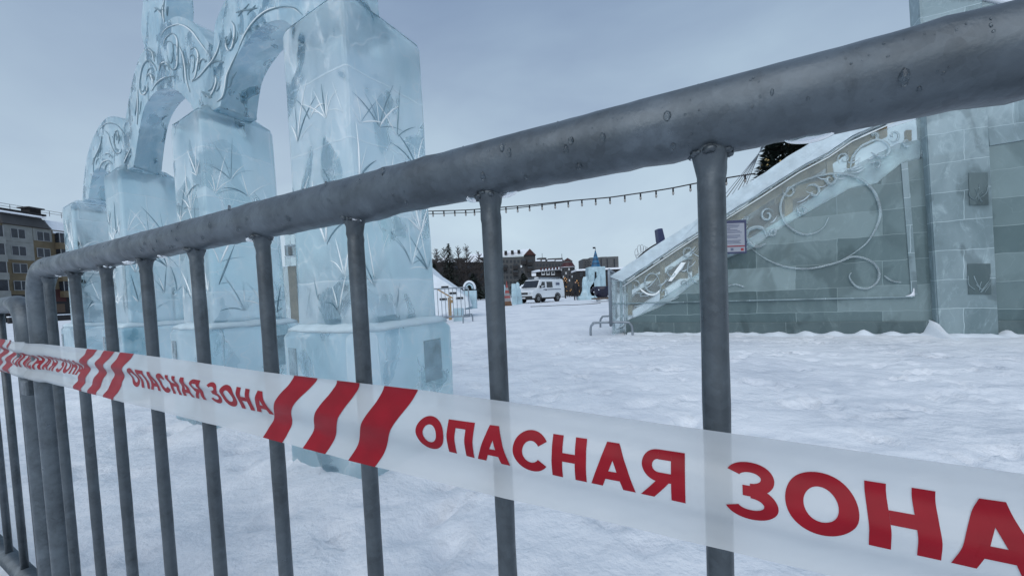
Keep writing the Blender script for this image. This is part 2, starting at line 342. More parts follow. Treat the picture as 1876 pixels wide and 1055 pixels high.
r4 = n.new('ShaderNodeMapRange'); r4.interpolation_type = 'SMOOTHSTEP'; r4.inputs[1].default_value = .42; r4.inputs[2].default_value = .62; r4.inputs[3].default_value = .65; l.new(z4.outputs[0], r4.inputs[0])
a2 = n.new('ShaderNodeMath'); a2.operation = 'MULTIPLY'; l.new(a.outputs[0], a2.inputs[0]); l.new(r4.outputs[0], a2.inputs[1])
b = n.new('ShaderNodeBump'); b.inputs['Strength'].default_value = .75; b.inputs['Distance'].default_value = .06; l.new(a2.outputs[0], b.inputs['Height']); l.new(b.outputs[0], p.inputs['Normal'])

# ------------------------------------------------------------------ the row of ice columns: where they stand
C0 = Vector((-0.7023, 1.8893, 0))
CK = [0.0, 1.36, 2.90, 4.36]                            # along the row, from the nearest
CWS = [.452, .43, .385, .38]; CWP = [.555, .555, .53, .52]
ccen = [C0 + GD*k for k in CK]
# ------------------------------------------------------------------ snow ground, one sheet to the horizon
def axis(lo, hi, flo, fhi, fine, grow=1.13):
    v = list(np.arange(flo, fhi + 1e-6, fine)); s = fine
    while v[-1] < hi: s *= grow; v.append(v[-1] + s)
    s = fine; u = [flo]
    while u[-1] > lo: s *= grow; u.append(u[-1] - s)
    return u[:0:-1] + v
xs = axis(-900, 900, -2.6, 4.2, .04); ys = axis(-60, 1500, .25, 6.0, .04)
rs = random.Random(3)
prints = []
for k in range(850):
    prints.append((rs.uniform(-2.6, 5), rs.uniform(.5, 7.5), rs.uniform(0, pi), rs.uniform(.05, .14), rs.uniform(.025, .055), rs.uniform(.012, .045)))
pg = {}
for q in prints: pg.setdefault((int(q[0]//.5), int(q[1]//.5)), []).append(q)
def gz(x, y):
    d = sqrt(x*x + y*y)
    if d > 60: return 0.0
    f = 1/(1 + (d/14)**2)
    zz_ = .026*noise.noise((x*.7, y*.7, 3)) + .016*f*noise.noise((x*2.1, y*2.1, 1)) + .014*f*noise.noise((x*5.5, y*5.5, 7)) + .010*f*max(0, noise.noise((x*1.3, y*1.3, 9)) + .2)*noise.noise((x*14, y*14, 2))*1.6
    i, j = int(x//.5), int(y//.5)
    for a_ in (-1, 0, 1):
        for b_ in (-1, 0, 1):
            for (qx, qy, qa, la, lb, dp) in pg.get((i+a_, j+b_), ()):
                dx, dy = x-qx, y-qy
                u = (dx*cos(qa) + dy*sin(qa))/la; v = (-dx*sin(qa) + dy*cos(qa))/lb
                e_ = u*u + v*v
                if e_ < 5: zz_ -= dp*math.exp(-e_*1.2) - .35*dp*math.exp(-(e_-2)**2)
    for c_ in ccen:
        dd = Vector((x, y, 0)) - c_; mm = max(abs(dd.dot(GD)), abs(dd.dot(GE)))
        zz_ += .05*math.exp(-((mm-.28)/.16)**2)
    return zz_
bm = bmesh.new(); grid = [[bm.verts.new((x, y, gz(x, y))) for x in xs] for y in ys]
for j in range(len(ys)-1):
    for i in range(len(xs)-1): bm.faces.new((grid[j][i], grid[j][i+1], grid[j+1][i+1], grid[j+1][i]))
g = MB(); g.bm.free(); g.bm = bm
go = g.build('snow_ground', 'snow', smooth=True, fix=False); go['kind'] = 'structure'

# ------------------------------------------------------------------ ICE GATE: four columns and three carved arches
gate = thing('ice_gate', ccen[0], 'tall carved ice gate of four columns joined by ornate arches behind the metal barrier', 'ice gate')
def square(c, wd, z, off=0.0):
    h = wd/2 - off
    return [c - GD*h - GE*h + Vector((0, 0, z)), c + GD*h - GE*h + Vector((0, 0, z)), c + GD*h + GE*h + Vector((0, 0, z)), c - GD*h + GE*h + Vector((0, 0, z))]
def stacked(mb, rings):
    vr = [[mb.bm.verts.new(p) for p in r_] for r_ in rings]
    for A, B in zip(vr, vr[1:]):
        n_ = len(A)
        for k in range(n_): mb.bm.faces.new((A[k], A[(k+1) % n_], B[(k+1) % n_], B[k]))
    mb.bm.faces.new(vr[0][::-1]); mb.bm.faces.new(vr[-1])
def subdiv(mb, L=.12):
    for _ in range(5):
        es = [e for e in mb.bm.edges if e.calc_length() > L]
        if not es: break
        bmesh.ops.subdivide_edges(mb.bm, edges=es, cuts=1, use_grid_fill=True)
def wobble(mb, amp, fr):
    for v in mb.bm.verts:
        v.co += Vector(noise.noise_vector(v.co*fr))*amp
PED_TOP = .645
for ci, c in enumerate(ccen):
    ws, wp = CWS[ci], CWP[ci]
    top = 2.11 if ci == 0 else (2.02, 1.98, 1.93)[ci-1]
    mb = MB()
    ch = (.13, .10, .07, .07)[ci]
    stacked(mb, [square(c, ws+.012, PED_TOP-.02), square(c, ws, 1.2), square(c, ws-.006, top-ch*.75), square(c, ws-.012, top-ch*.72, ch*.02), square(c, ws, top, ch*.8)])
    subdiv(mb, .16); wobble(mb, .003, 5)
    col = mb.build('column', 'gate_ice', gate, bevel=.022, seg=3)
    mb = MB(); stacked(mb, [square(c, wp, -.2), square(c, wp, PED_TOP-.03), square(c, wp, PED_TOP, .025)])
    subdiv(mb, .15); wobble(mb, .004, 4)
    mb.build('pedestal', 'base_ice', col, bevel=.01, smooth=False)
    mb = MB()                                            # blown snow lying on the ledge
    rings = []
    for (z_, o_) in ((PED_TOP-.012, .010), (PED_TOP+.006, .014), (PED_TOP+.020, .035), (PED_TOP+.028, (wp-ws)/2+.012)):
        rings.append(square(c, wp, z_, o_))
    stacked(mb, rings); subdiv(mb, .05); wobble(mb, .009, 11)
    mb.build('snow_ledge', 'ledge_frost', col, smooth=True)
    # carved branches cut into each face
    rnd = random.Random(20+ci); mb = MB(); mg = MB()
    for (nv, tv) in ((-GE, GD), (-GD, GE)):
        fc = c + nv*(ws/2 + .001)
        def S(u, z_): return fc + tv*u + Vector((0, 0, z_))
        for q0 in range(12):                              # sprays of reed leaves fanning out of one root
            u0 = (-.36 + .24*(q0 % 4) + rnd.uniform(-.07, .07))*ws; z0 = .68 + (top-ch-.30-.68)*((q0//4) + rnd.random()*.8)/3
            n_l = rnd.randint(3, 6); lean = rnd.uniform(-.3, .3) - u0*.8
            for q in range(n_l):
                f_ = (q - (n_l-1)/2)/max(1, (n_l-1)/2); ang = lean + f_*rnd.uniform(.45, .95); L = rnd.uniform(.10, .26)*(1.1 - .35*abs(f_)); bend = f_*rnd.uniform(.2, 1.3)
                pts = []; u, z_, a_ = u0 + f_*.006, z0 + rnd.uniform(0, .02), ang
                for k in range(9):
                    if abs(u) > ws/2-.014 or z_ > top-ch: break
                    pts.append(S(u, z_)); u += sin(a_)*L/8; z_ += cos(a_)*L/8; a_ += bend/8
                if len(pts) < 5: continue
                wd = rnd.choice([.002, .003, .004, .0055])*(1.0 if z0 < 1.25 else .7); nn = len(pts)
                rr = [wd*max(.1, sin(pi*((k+.5)/(nn+.3))**.7)) for k in range(nn)]
                (mb if rnd.random() < .7 else mg).tube(pts, rr, n=6)
    mb.build('carved_branches', 'frost_line', col, smooth=True)
    mg.build('carved_grooves', 'groove', col, smooth=True)
    # clear windows cut in the pedestal block
    for (nv, tv, u0, u1, z0, z1) in ((-GE, GD, .17, .235, .22, .56), (-GD, GE, .07, .19, .36, .56), (-GD, GE, .15, .22, .12, .27)):
        fc = c + nv*(wp/2 + .002); mb = MB()
        mb.prism([fc + tv*u0*wp/.555 + Vector((0, 0, z0)), fc + tv*u1*wp/.555 + Vector((0, 0, z0)), fc + tv*u1*wp/.555 + Vector((0, 0, z1)), fc + tv*u0*wp/.555 + Vector((0, 0, z1))], nv*.003)
        mb.build('clear_block', 'clear_ice', col, bevel=.002)

AT = .21                                                # thickness of the arch wall
AP0 = C0 - GE*.13
def sz(px, py):                                         # photo point -> (along the row, height) on the front face of the arch wall
    q = onplane(px, py, AP0, GE); return ((q - C0).dot(GD), q.z)
def W(s_, z_, e_=0.0): return AP0 + GD*s_ + GE*e_ + Vector((0, 0, z_))
Z2 = lambda L: [sz(230 + x/4.588, y/4.588) for x, y in L]
Z1 = lambda L: [sz(100 + x/4.22, 150 + y/4.22) for x, y in L]
def smooth2(pts, n=4): return [(v.x, v.y) for v in spline([(a_, b_, 0) for a_, b_ in pts], n)]
# underside of each arch, left half read from the photo, right half mirrored about its crown
def arch_under(half, s_mid):                            # half: from springing (larger s) to crown
    L = half + [(2*s_mid - s_, z_) for s_, z_ in half[::-1] if abs(s_ - s_mid) > .03]
    return L
mid12, mid23, mid34 = (CK[0]+CK[1])/2, (CK[1]+CK[2])/2, (CK[2]+CK[3])/2
u12 = [(1.072, 1.955), (.978, 2.064), (.917, 2.112), (.811, 2.176), (.702, 2.207), (.573, 2.226), (.437, 2.205), (.34, 2.165), (.25, 2.08), (.20, 1.995)]
u23 = [(2.575, 1.915), (2.44, 2.085), (2.325, 2.221), (2.202, 2.304), (1.993, 2.332), (1.808, 2.297), (1.702, 2.255), (1.587, 2.19), (1.45, 2.068), (1.395, 1.965)]
u34 = [(3.50 + (s_-2.0)*.6, 1.885 + (z_-1.915)*.5) for s_, z_ in u23]
b12 = [(1.085, 1.985), (1.01, 2.143), (.921, 2.215), (.791, 2.262), (.687, 2.285), (.573, 2.292), (.437, 2.27), (.34, 2.23), (.25, 2.15), (.20, 2.06)]
b23 = [(2.70, 1.935), (2.575, 2.165), (2.44, 2.315), (2.25, 2.385), (1.993, 2.402), (1.808, 2.38), (1.702, 2.34), (1.587, 2.27), (1.45, 2.14), (1.395, 2.03)]
b34 = [(3.50 + (s_-2.0)*.6, 1.885 + (z_-1.915)*.5) for s_, z_ in b23]
I12, I23, I34 = [(smooth2(u_, 6), smooth2(v_, 6)) for u_, v_ in ((u12, b12), (u23, b23), (u34, b34))]
# outer outline, from the far left end to the near right end
left = Z1([(215, 905), (235, 680), (270, 510), (330, 370), (390, 290), (440, 268), (500, 275), (540, 300)])
rise = Z1([(550, 280), (600, 0)]) + Z2([(110, 500), (150, 430)])
spike_l = Z2([(160, 400), (130, 250), (150, 0)])
s_top = (spike_l[-1][0] + Z2([(345, 0)])[0][0])/2
spike_tip = [(spike_l[-1][0]-.01, spike_l[-1][1]+.25), (s_top, spike_l[-1][1]+.6), (Z2([(345, 0)])[0][0]+.01, spike_l[-1][1]+.25)]
spike_r = Z2([(345, 0), (330, 190)])
lobe = Z2([(350, 175), (430, 140), (520, 165), (600, 230), (690, 350), (715, 420)])
rise2 = Z2([(730, 440), (742, 330), (752, 215), (790, 110), (840, 0)])
pk = max(z_ for s_, z_ in left)
s1 = rise2[-1][0]
crown = [(s1-.10, rise2[-1][1]+.16), (s1-.22, rise2[-1][1]+.24), (.52, rise2[-1][1]+.22), (.30, rise2[-1][1]+.05), (.10, 2.62)]
endr = [(-.06, 2.60), (-.13, 2.45), (-.155, 2.2), (-.165, 2.03)]
outers = [smooth2(left, 4), smooth2(rise, 3) + smooth2(spike_l, 3) + smooth2(spike_tip, 3) + spike_r + smooth2(lobe, 4) + [rise2[0]], smooth2(rise2, 3) + smooth2(crown, 4) + endr]
outers[0].append(outers[1][0])
def top_of(ci): return (2.0, 1.96, 1.92, 1.88)[ci]
from mathutils.geometry import tessellate_polygon
POLY = []
spans = [(left[0][0]+.02, CK[2], I34, 3, 2), (CK[2], CK[1], I23, 2, 1), (CK[1], -.17, I12, 1, 0)]
carv = {0: Z1 and [Z1(L) for L in ([(350, 370), (400, 325), (460, 325), (510, 360), (545, 420)], [(385, 375), (420, 410), (435, 470), (470, 550), (510, 550), (520, 520)], [(465, 470), (470, 400), (490, 380), (500, 440), (495, 480)], [(345, 690), (370, 630), (420, 610), (450, 640)], [(540, 630), (560, 590), (590, 520)], [(290, 640), (330, 560), (360, 480), (365, 420)], [(300, 700), (310, 600), (345, 520)], [(390, 560), (420, 555), (450, 590)])],
        1: [Z2(L) for L in ([(300, 310), (340, 250), (400, 220), (480, 210), (560, 260), (620, 340), (670, 410), (715, 470)], [(320, 390), (345, 320), (400, 285), (440, 330), (445, 420), (440, 560), (400, 590), (370, 560), (355, 520)], [(455, 390), (490, 470), (510, 580), (520, 680), (545, 780)], [(545, 420), (590, 405), (620, 470), (610, 560), (590, 650), (560, 680)], [(120, 770), (125, 680), (150, 560), (200, 510), (250, 560), (265, 600)], [(185, 400), (230, 440), (245, 520)], [(130, 700), (130, 780), (160, 800), (185, 760), (190, 690)], [(285, 600), (300, 545), (345, 530), (375, 580)], [(220, 770), (270, 700), (340, 655), (420, 645)], [(245, 70), (280, 85), (310, 125)], [(105, 760), (110, 900), (100, 1050)], [(180, 640), (215, 625), (240, 700)], [(330, 0), (322, 100), (330, 190)])],
        2: [Z2(L) for L in ([(560, 690), (620, 650), (690, 570), (740, 510), (780, 430), (800, 340)], [(860, 330), (850, 380), (875, 425), (905, 400), (925, 300), (920, 220), (890, 180)], [(945, 440), (1000, 310), (1080, 190), (1180, 105), (1300, 65), (1420, 70), (1490, 130)], [(930, 110), (980, 95), (1050, 85), (1110, 70)], [(700, 830), (740, 780), (770, 700), (765, 650)], [(770, 860), (820, 820), (845, 740), (860, 640), (900, 540), (945, 440)], [(640, 770), (690, 800), (715, 830)], [(730, 530), (780, 515), (820, 535)], [(620, 540), (650, 500), (665, 510)])]}
for k, (sa, sb, I, cl, cr) in enumerate(spans):
    up = outers[k]
    za, zb = top_of(cl), top_of(cr)
    I, IB = I
    poly = up + [(sb, zb)] + [(I[-1][0], zb)] + I[::-1] + [(I[0][0], za)] + [(sa, za)]
    polb = up + [(sb, zb)] + [(IB[-1][0], zb)] + IB[::-1] + [(IB[0][0], za)] + [(sa, za)]
    cl_, cb_ = [], []
    for iq, (q, r_) in enumerate(zip(poly, polb)):
        if not cl_ or (abs(q[0]-cl_[-1][0]) + abs(q[1]-cl_[-1][1])) > .004: cl_.append(q); cb_.append((r_[0], r_[1], .15 if iq < len(up) else AT))
    mb = MB()
    b0 = [mb.bm.verts.new(W(s_, z_)) for s_, z_ in cl_]; b1 = [mb.bm.verts.new(W(*q)) for q in cb_]
    f0 = mb.bm.faces.new(b0); f1 = mb.bm.faces.new(b1[::-1]); n_ = len(cl_)
    for i in range(n_): mb.bm.faces.new((b0[(i+1) % n_], b0[i], b1[i], b1[(i+1) % n_]))
    bmesh.ops.delete(mb.bm, geom=[f0, f1], context='FACES_ONLY')
    for tri in tessellate_polygon([[Vector((q[0], q[1], 0)) for q in cl_]]): mb.bm.faces.new([b0[i] for i in tri])
    for tri in tessellate_polygon([[Vector((q[0], q[1], 0)) for q in cb_]]): mb.bm.faces.new([b1[i] for i in tri])
    POLY.append((cl_, cb_))
    arch = mb.build('arch', 'arch_ice', gate, smooth='sharp')
    mb = MB()
    rnd = random.Random(k)
    extra = []
    for L in carv[k]:                                    # smaller leaf cuts nested inside the scrolls
        cs_, cz_ = sum(q[0] for q in L)/len(L), sum(q[1] for q in L)/len(L); a_ = rnd.uniform(-.5, .5)
        for sc_, sh in ((.55, .03), (.4, -.05)):
            extra.append([(cs_ + sh + sc_*((q[0]-cs_)*cos(a_) - (q[1]-cz_)*sin(a_)), cz_ + sh*.4 + sc_*((q[0]-cs_)*sin(a_) + (q[1]-cz_)*cos(a_))) for q in L])
    for L in carv[k] + [e_ for e_ in extra if max(q[0] for q in e_) - min(q[0] for q in e_) < .16]:
        pts = spline([W(s_, z_, -.001) for s_, z_ in L], 4); nn = len(pts); wd = rnd.uniform(.004, .007)
        mb.tube(pts, [wd*max(.25, sin(pi*(i+.5)/nn)**.5) for i in range(nn)], n=6)
    mb.build('carved_scrolls', 'groove', arch, smooth=True)
    mb = MB()
    for L in carv[k]:                                    # frosted lip along one side of every cut
        pts = spline([W(s_ + .016, z_ + .006, .001) for s_, z_ in L], 4); nn = len(pts)
        mb.tube(pts, [.006*max(.2, sin(pi*(i+.5)/nn)) for i in range(nn)], n=6)
    mb.build('frosted_edges', 'frost_line', arch, smooth=True)

# ------------------------------------------------------------------ CROWD BARRIER in the foreground
FA, FI = Vector((-.989, .822, 0)), Vector((.126, .238, 0))
FD = (FI - FA).normalized(); FN = Vector((FD.y, -FD.x, 0))
if FN.dot(-FA) < 0: FN = -FN                            # towards the camera side
FR, BR = .021, .0079; RZ = .8612
SP = (FI - FA).length/8
def F(s_, z_, o_=0.0): return FA + FD*s_ + FN*o_ + Vector((0, 0, z_))
S_END, BOT = -.066, .06
fence = thing('crowd_barrier', F(.6, 0), 'near grey metal crowd barrier with iced top rail and warning tape across it', 'barrier', 'metal crowd barriers')
def corner(s0, z0, r_, sgn, n_=7):                       # quarter bend from rail to post
    return [F(s0 + sgn*(-r_ + r_*sin(a_)) , z0 - r_ + r_*cos(a_)) for a_ in np.linspace(0, pi/2, n_)]
S_R = SP*9.55
path = [F(S_END, BOT + .05)] + [F(S_END, z_) for z_ in np.linspace(BOT+.1, RZ-.09, 12)]
path += corner(S_END, RZ, .07, -1)[::-1]
path += [F(s_, RZ) for s_ in np.linspace(S_END+.10, S_R-.10, 150)]
path += corner(S_R, RZ, .07, 1)
path += [F(S_R, z_) for z_ in np.linspace(RZ-.09, BOT+.05, 10)]
mb = MB(); mb.tube(path, FR, n=40)
for v in mb.bm.verts:                                    # rime and frozen runs on the tube
    if v.co.z > RZ - .03:
        q = v.co*45; a_ = noise.noise(q); h_ = max(0, a_-.25)*.0022 + .00045*noise.noise(v.co*120)
        s_ = (v.co - FA).dot(FD); c_ = F(s_, RZ); d_ = (v.co - c_).normalized()
        und = max(0, -d_.z - .3)
        h_ += und*max(0, noise.noise(Vector((s_*16, 5, 1))))*.007 + und*.0018*noise.noise(Vector((s_*70, 2, 1)))
        v.co += d_*h_
mb.build('frame_tube', 'metal', fence, smooth=True)
mb = MB(); mb.tube([F(s_, BOT) for s_ in np.linspace(S_END, S_R, 30)], FR*.95, n=24)
mb.build('bottom_rail', 'metal', fence, smooth=True)
for k in range(10):
    mb = MB(); rnd = random.Random(50+k); s_ = SP*k
    zs_ = list(np.linspace(BOT, RZ - FR - .022, 24)) + list(np.linspace(RZ-FR-.018, RZ-FR+.004, 6))
    rr = []
    for z_ in zs_:
        d_ = RZ - FR - z_
        rr.append(BR + (.0024*max(0, 1 - d_/.012)**1.3 if d_ < .012 else 0) + .0004*noise.noise((k*7, z_*30, 1)))
    rings = mb.tube([F(s_, z_) for z_ in zs_], rr, n=20)
    for v in mb.bm.verts:
        if v.co.z > RZ-FR-.02: v.co += Vector(noise.noise_vector(v.co*140))*.0016
    for q in range(9):                                   # lumpy weld and ice round the joint
        a_ = 2*pi*q/9 + rnd.uniform(-.3, .3); r_ = rnd.uniform(.0018, .0034); o1, o2 = cos(a_)*(BR + .002), sin(a_)*(BR + .002)
        zc = RZ - sqrt(max(0, FR*FR - o2*o2)) - rnd.uniform(-.001, .003)
        mb.ball(F(s_ + o1, zc, o2), r_, 2, (1.2, 1.2, rnd.uniform(.6, 1.0)), .35)
    mb.build('bar', 'bar_metal', fence, smooth=True)
# frozen drops hanging and clinging on the rail
rnd = random.Random(5); nd_ = 0
for k in range(70):
    s_ = SP*(.3 + 8.4*rnd.random()**.8); ang = rnd.uniform(-2.1, -.15)
    hang = k < 12
    mb = MB()
    if hang:
        L_ = rnd.uniform(.006, .013); c_ = F(s_, RZ - FR + .0012, rnd.uniform(-.002, .005))
        mb.ball(Vector((0, 0, 0)), 1, 3, (1, 1, 1), .12)
        for v in mb.bm.verts: v.co = c_ + FD*v.co.x*L_ + FN*v.co.y*.0055 + Vector((0, 0, v.co.z*(.0042 if v.co.z < 0 else .002)))
    else:
        o_ = FN*cos(ang) + Vector((0, 0, 1))*sin(ang); c_ = F(s_, RZ) + (FN*cos(ang+1.0) + Vector((0, 0, sin(ang+1.0))))*(FR - .0002)
        r_ = rnd.choice([rnd.uniform(.0007, .0014), rnd.uniform(.0013, .0022)])
        mb.ball(c_, r_, 2, (1, 1, rnd.uniform(1, 2.4)), .3)
    mb.build('frozen_drop', 'drop_ice', fence, smooth=True)
mb = MB(); rnd = random.Random(77)                       # fine beads of ice all over the tube
for k in range(300):
    s_ = SP*(-.2 + 9.2*rnd.random()**.7); A_ = rnd.choice([rnd.uniform(-1.3, 1.1), rnd.gauss(.45, .25)])
    mb.ball(F(s_, RZ) + (FN*cos(A_) + Vector((0, 0, sin(A_))))*(FR - .0001), rnd.uniform(.00025, .0007), 1, (1, 1, rnd.uniform(.9, 1.8)))
fb = mb.build('ice_beads', 'drop_ice', fence, smooth=True); fb['kind'] = 'stuff'
# arched foot under the rail, beyond the fence
mb = MB(); c_ = SP*3.2
fp = [(-.30, -.09), (-.30, .06), (-.29, .10), (-.26, .125), (-.22, .135), (.22, .135), (.26, .125), (.29, .10), (.30, .06), (.30, -.09)]
mb.tube(spline([F(c_, z_, o_) for o_, z_ in fp], 3), .013, n=12)
mb.build('foot', 'metal', fence, smooth=True)
# second panel further left
fence2 = thing('crowd_barrier', F(-.9, 0), 'second grey metal crowd barrier hooked on at the left edge of the photo', 'barrier', 'metal crowd barriers')
RZ2, BO2 = RZ-.07, BOT-.002; S0, S1 = S_END-.108, -1.95
path = [F(S0, BO2)] + [F(S0, z_) for z_ in np.linspace(BO2+.1, RZ2-.09, 8)] + [F(S0 - .07 + .07*cos(a_), RZ2 - .07 + .07*sin(a_)) for a_ in np.linspace(0, pi/2, 8)]
path += [F(s_, RZ2) for s_ in np.linspace(S0-.12, S1+.1, 30)] + [F(S1 + .07 - .07*sin(a_), RZ2 - .07 + .07*cos(a_)) for a_ in np.linspace(0, pi/2, 8)] + [F(S1, BO2)]
mb = MB(); mb.tube(path, FR, n=24); mb.build('frame_tube', 'metal', fence2, smooth=True)
mb = MB(); mb.tube([F(S0, BO2), F(S1, BO2)], FR*.95, n=20); mb.build('bottom_rail', 'metal', fence2, smooth=True)
for k in range(11):
    mb = MB(); s_ = S0 - .085 - SP*k
    mb.tube([F(s_, BO2), F(s_, RZ2)], BR, n=14); mb.build('bar', 'bar_metal', fence2, smooth=True)
mb = MB(); mb.box(F((S0+S_END)/2, .60, .012), (.05, .03, .034), ax=(FD, FN, Vector((0, 0, 1)))); mb.build('coupling', 'bar_metal', fence2, bevel=.004)

# ------------------------------------------------------------------ WARNING TAPE
TP0 = F(0, 0, BR + .004)
def tpx(px, py):
    q = onplane(px, py, TP0, FN); return ((q - FA).dot(FD), q.z)
topE = [tpx(x, y) for x, y in ((-160, 600), (0, 620), (130, 634), (245, 647), (500, 683), (765, 712), (1000, 743), (1340, 789), (1600, 824), (1876, 860))]
botE = [tpx(x, y) for x, y in ((-160, 642), (0, 681), (150, 712), (330, 757), (490, 797), (650, 840), (890, 900), (1290, 995), (1540, 1055), (1700, 1094))]
def extr(E):                                            # carry on past the right edge of the photo
    (a_, za), (b_, zb) = E[-2], E[-1]; k = (zb-za)/(b_-a_)
    return E + [(b_ + .3, zb + .3*k*.8), (b_ + .8, zb + .8*k*.6)]
topE, botE = extr(topE), extr(botE)
def lerp(E, s_):
    if s_ <= E[0][0]: (a_, za), (b_, zb) = E[0], E[1]
    else:
        for (a_, za), (b_, zb) in zip(E, E[1:]):
            if s_ <= b_: break
    return za + (zb-za)*(s_-a_)/(b_-a_)
def tpt(s_, v, lift=0.0):                                # v 0 = bottom edge, 1 = top edge
    zt, zb = lerp(topE, s_), lerp(botE, s_)
    fold = max(0, 1 - max(0, s_ + .1)/.75)
    wv = .0035*sin(v*9 + s_*3) + (.0036*fold)*sin(v*19 + 1.2*sin(s_*5)) + .0006*noise.noise((s_*40, v*5, 3)) + .0012*sin(v*31 + s_*11)*noise.noise((s_*4, v*2, 8)) + .0012*noise.noise((s_*9, v*3, 0))
    pz = .0085*max(math.exp(-((s_-S_END)/.05)**4), math.exp(-((s_-S_END+.108)/.05)**4))
    return F(s_, zb + (zt-zb)*v, BR + .0075 + wv + pz + lift)
print('tape w', [round(lerp(topE, s_)-lerp(botE, s_), 4) for s_ in (0, .3, .6, .9, 1.2)], 'stripes', [tpx(x, y) for x, y in ((672, 707), (145, 712), (245, 647), (490, 797), (585, 690), (765, 712), (700, 845), (242, 690), (503, 745), (770, 775), (1256, 870), (1326, 890), (38, 655), (153, 672), (0, 650))])
S_A, S_B = topE[0][0], 1.5
tape = thing('warning_tape', F(.6, .6, .02), 'white plastic warning tape with red stripes and red lettering stretched along the barrier', 'warning tape')
mb = MB(); NU, NV = 260, 28
gr = [[mb.bm.verts.new(tpt(S_A + (S_B-S_A)*i/NU, j/NV)) for j in range(NV+1)] for i in range(NU+1)]
for i in range(NU):
    for j in range(NV): mb.bm.faces.new((gr[i][j], gr[i+1][j], gr[i+1][j+1], gr[i][j+1]))
mb.build('tape_film', 'tape_film', tape, smooth=True, fix=False)
def su(px, py): return tpx(px, py)[0]
def vof(s_, z_): return (z_ - lerp(botE, s_))/(lerp(topE, s_) - lerp(botE, s_))
def stripe(left_, right_):                               # each edge: photo points from bottom to top of the tape
    def edge(L):
        q = sorted([(vof(*tpx(*p_)), tpx(*p_)[0]) for p_ in L])
        q[0] = (0, q[0][1]); q[-1] = (1, q[-1][1])
        d_ = [v_ for v_ in spline([(v_, s_, 0) for v_, s_ in q], 12)]
        def f(v_):
            for p_, r_ in zip(d_, d_[1:]):
                if v_ <= r_.x: return p_.y + (r_.y-p_.y)*max(0, v_-p_.x)/max(1e-6, r_.x-p_.x)
            return d_[-1].y
        return f
    e0, e1 = edge(left_), edge(right_)
    mb = MB(); n1, n2 = 6, 56
    g_ = [[mb.bm.verts.new(tpt(e0(j/n2) + (e1(j/n2)-e0(j/n2))*i/n1, j/n2, .0005)) for j in range(n2+1)] for i in range(n1+1)]
    for i in range(n1):
        for j in range(n2): mb.bm.faces.new((g_[i][j], g_[i+1][j], g_[i+1][j+1], g_[i][j+1]))
    mb.build('red_stripe', 'red_print', tape, smooth=True, fix=False)
for L_, R_ in ((((492, 798), (512, 740), (540, 686)), ((527, 806), (547, 744), (584, 691))),
               (((564, 817), (588, 755), (620, 696)), ((604, 826), (631, 762), (662, 701))),
               (((646, 838), (675, 768), (707, 706)), ((694, 848), (729, 778), (769, 713))),
               (((145, 711), (153, 670), (167, 638)), ((161, 715), (166, 672), (184, 640))),
               (((172, 717), (181, 676), (196, 642)), ((188, 721), (196, 680), (215, 644))),
               (((201, 724), (211, 684), (225, 645)), ((221, 728), (229, 690), (249, 648))),
               (((-20, 676), (-13, 640), (-12, 620)), ((-8, 679), (-3, 640), (-2, 620))),
               (((-4, 680), (3, 640), (4, 621)), ((6, 682), (13, 642), (14, 622))),
               (((12, 684), (20, 645), (22, 622)), ((24, 687), (31, 650), (34, 624)))):
    stripe(L_, R_)
# lettering: every letter is drawn in a unit box from straight bars (four corners) and pieces of ring
T = .268
def ring(cx_, cy_, rx, ry, t, a0, a1): return ('arc', cx_, cy_, rx, ry, t, a0, a1)
GLY = {
 'О': (1.0, [ring(.5, .5, .5, .52, T*.98, 0, 360)]),
 'П': (.86, [((0, 0), (T, 0), (T, 1), (0, 1)), ((.86-T, 0), (.86, 0), (.86, 1), (.86-T, 1)), ((T, .79), (.86-T, .79), (.86-T, 1), (T, 1))]),
 'А': (.98, [((0, 0), (.265, 0), (.63, 1), (.355, 1)), ((.715, 0), (.98, 0), (.63, 1), (.36, 1)), ((.24, .19), (.74, .19), (.68, .38), (.30, .38))]),
 'С': (.94, [ring(.5, .5, .5, .52, T, 36, 324)]),
 'Н': (.84, [((0, 0), (T, 0), (T, 1), (0, 1)), ((.84-T, 0), (.84, 0), (.84, 1), (.84-T, 1)), ((T, .41), (.84-T, .41), (.84-T, .61), (T, .61))]),
 'Я': (.88, [((.88-T, 0), (.88, 0), (.88, 1), (.88-T, 1)), ((.36, .80), (.88-T, .80), (.88-T, 1), (.36, 1)), ((.36, .36), (.88-T, .36), (.88-T, .55), (.36, .55)), ring(.36, .68, .33, .32, .21, 90, 270), ((0, 0), (.275, 0), (.60, .40), (.34, .40))]),
 'З': (.84, [ring(.42, .735, .38, .28, .205, -90, 158), ring(.42, .29, .42, .31, .215, -160, 90), ((.30, .43), (.46, .43), (.46, .605), (.30, .605))]),
}
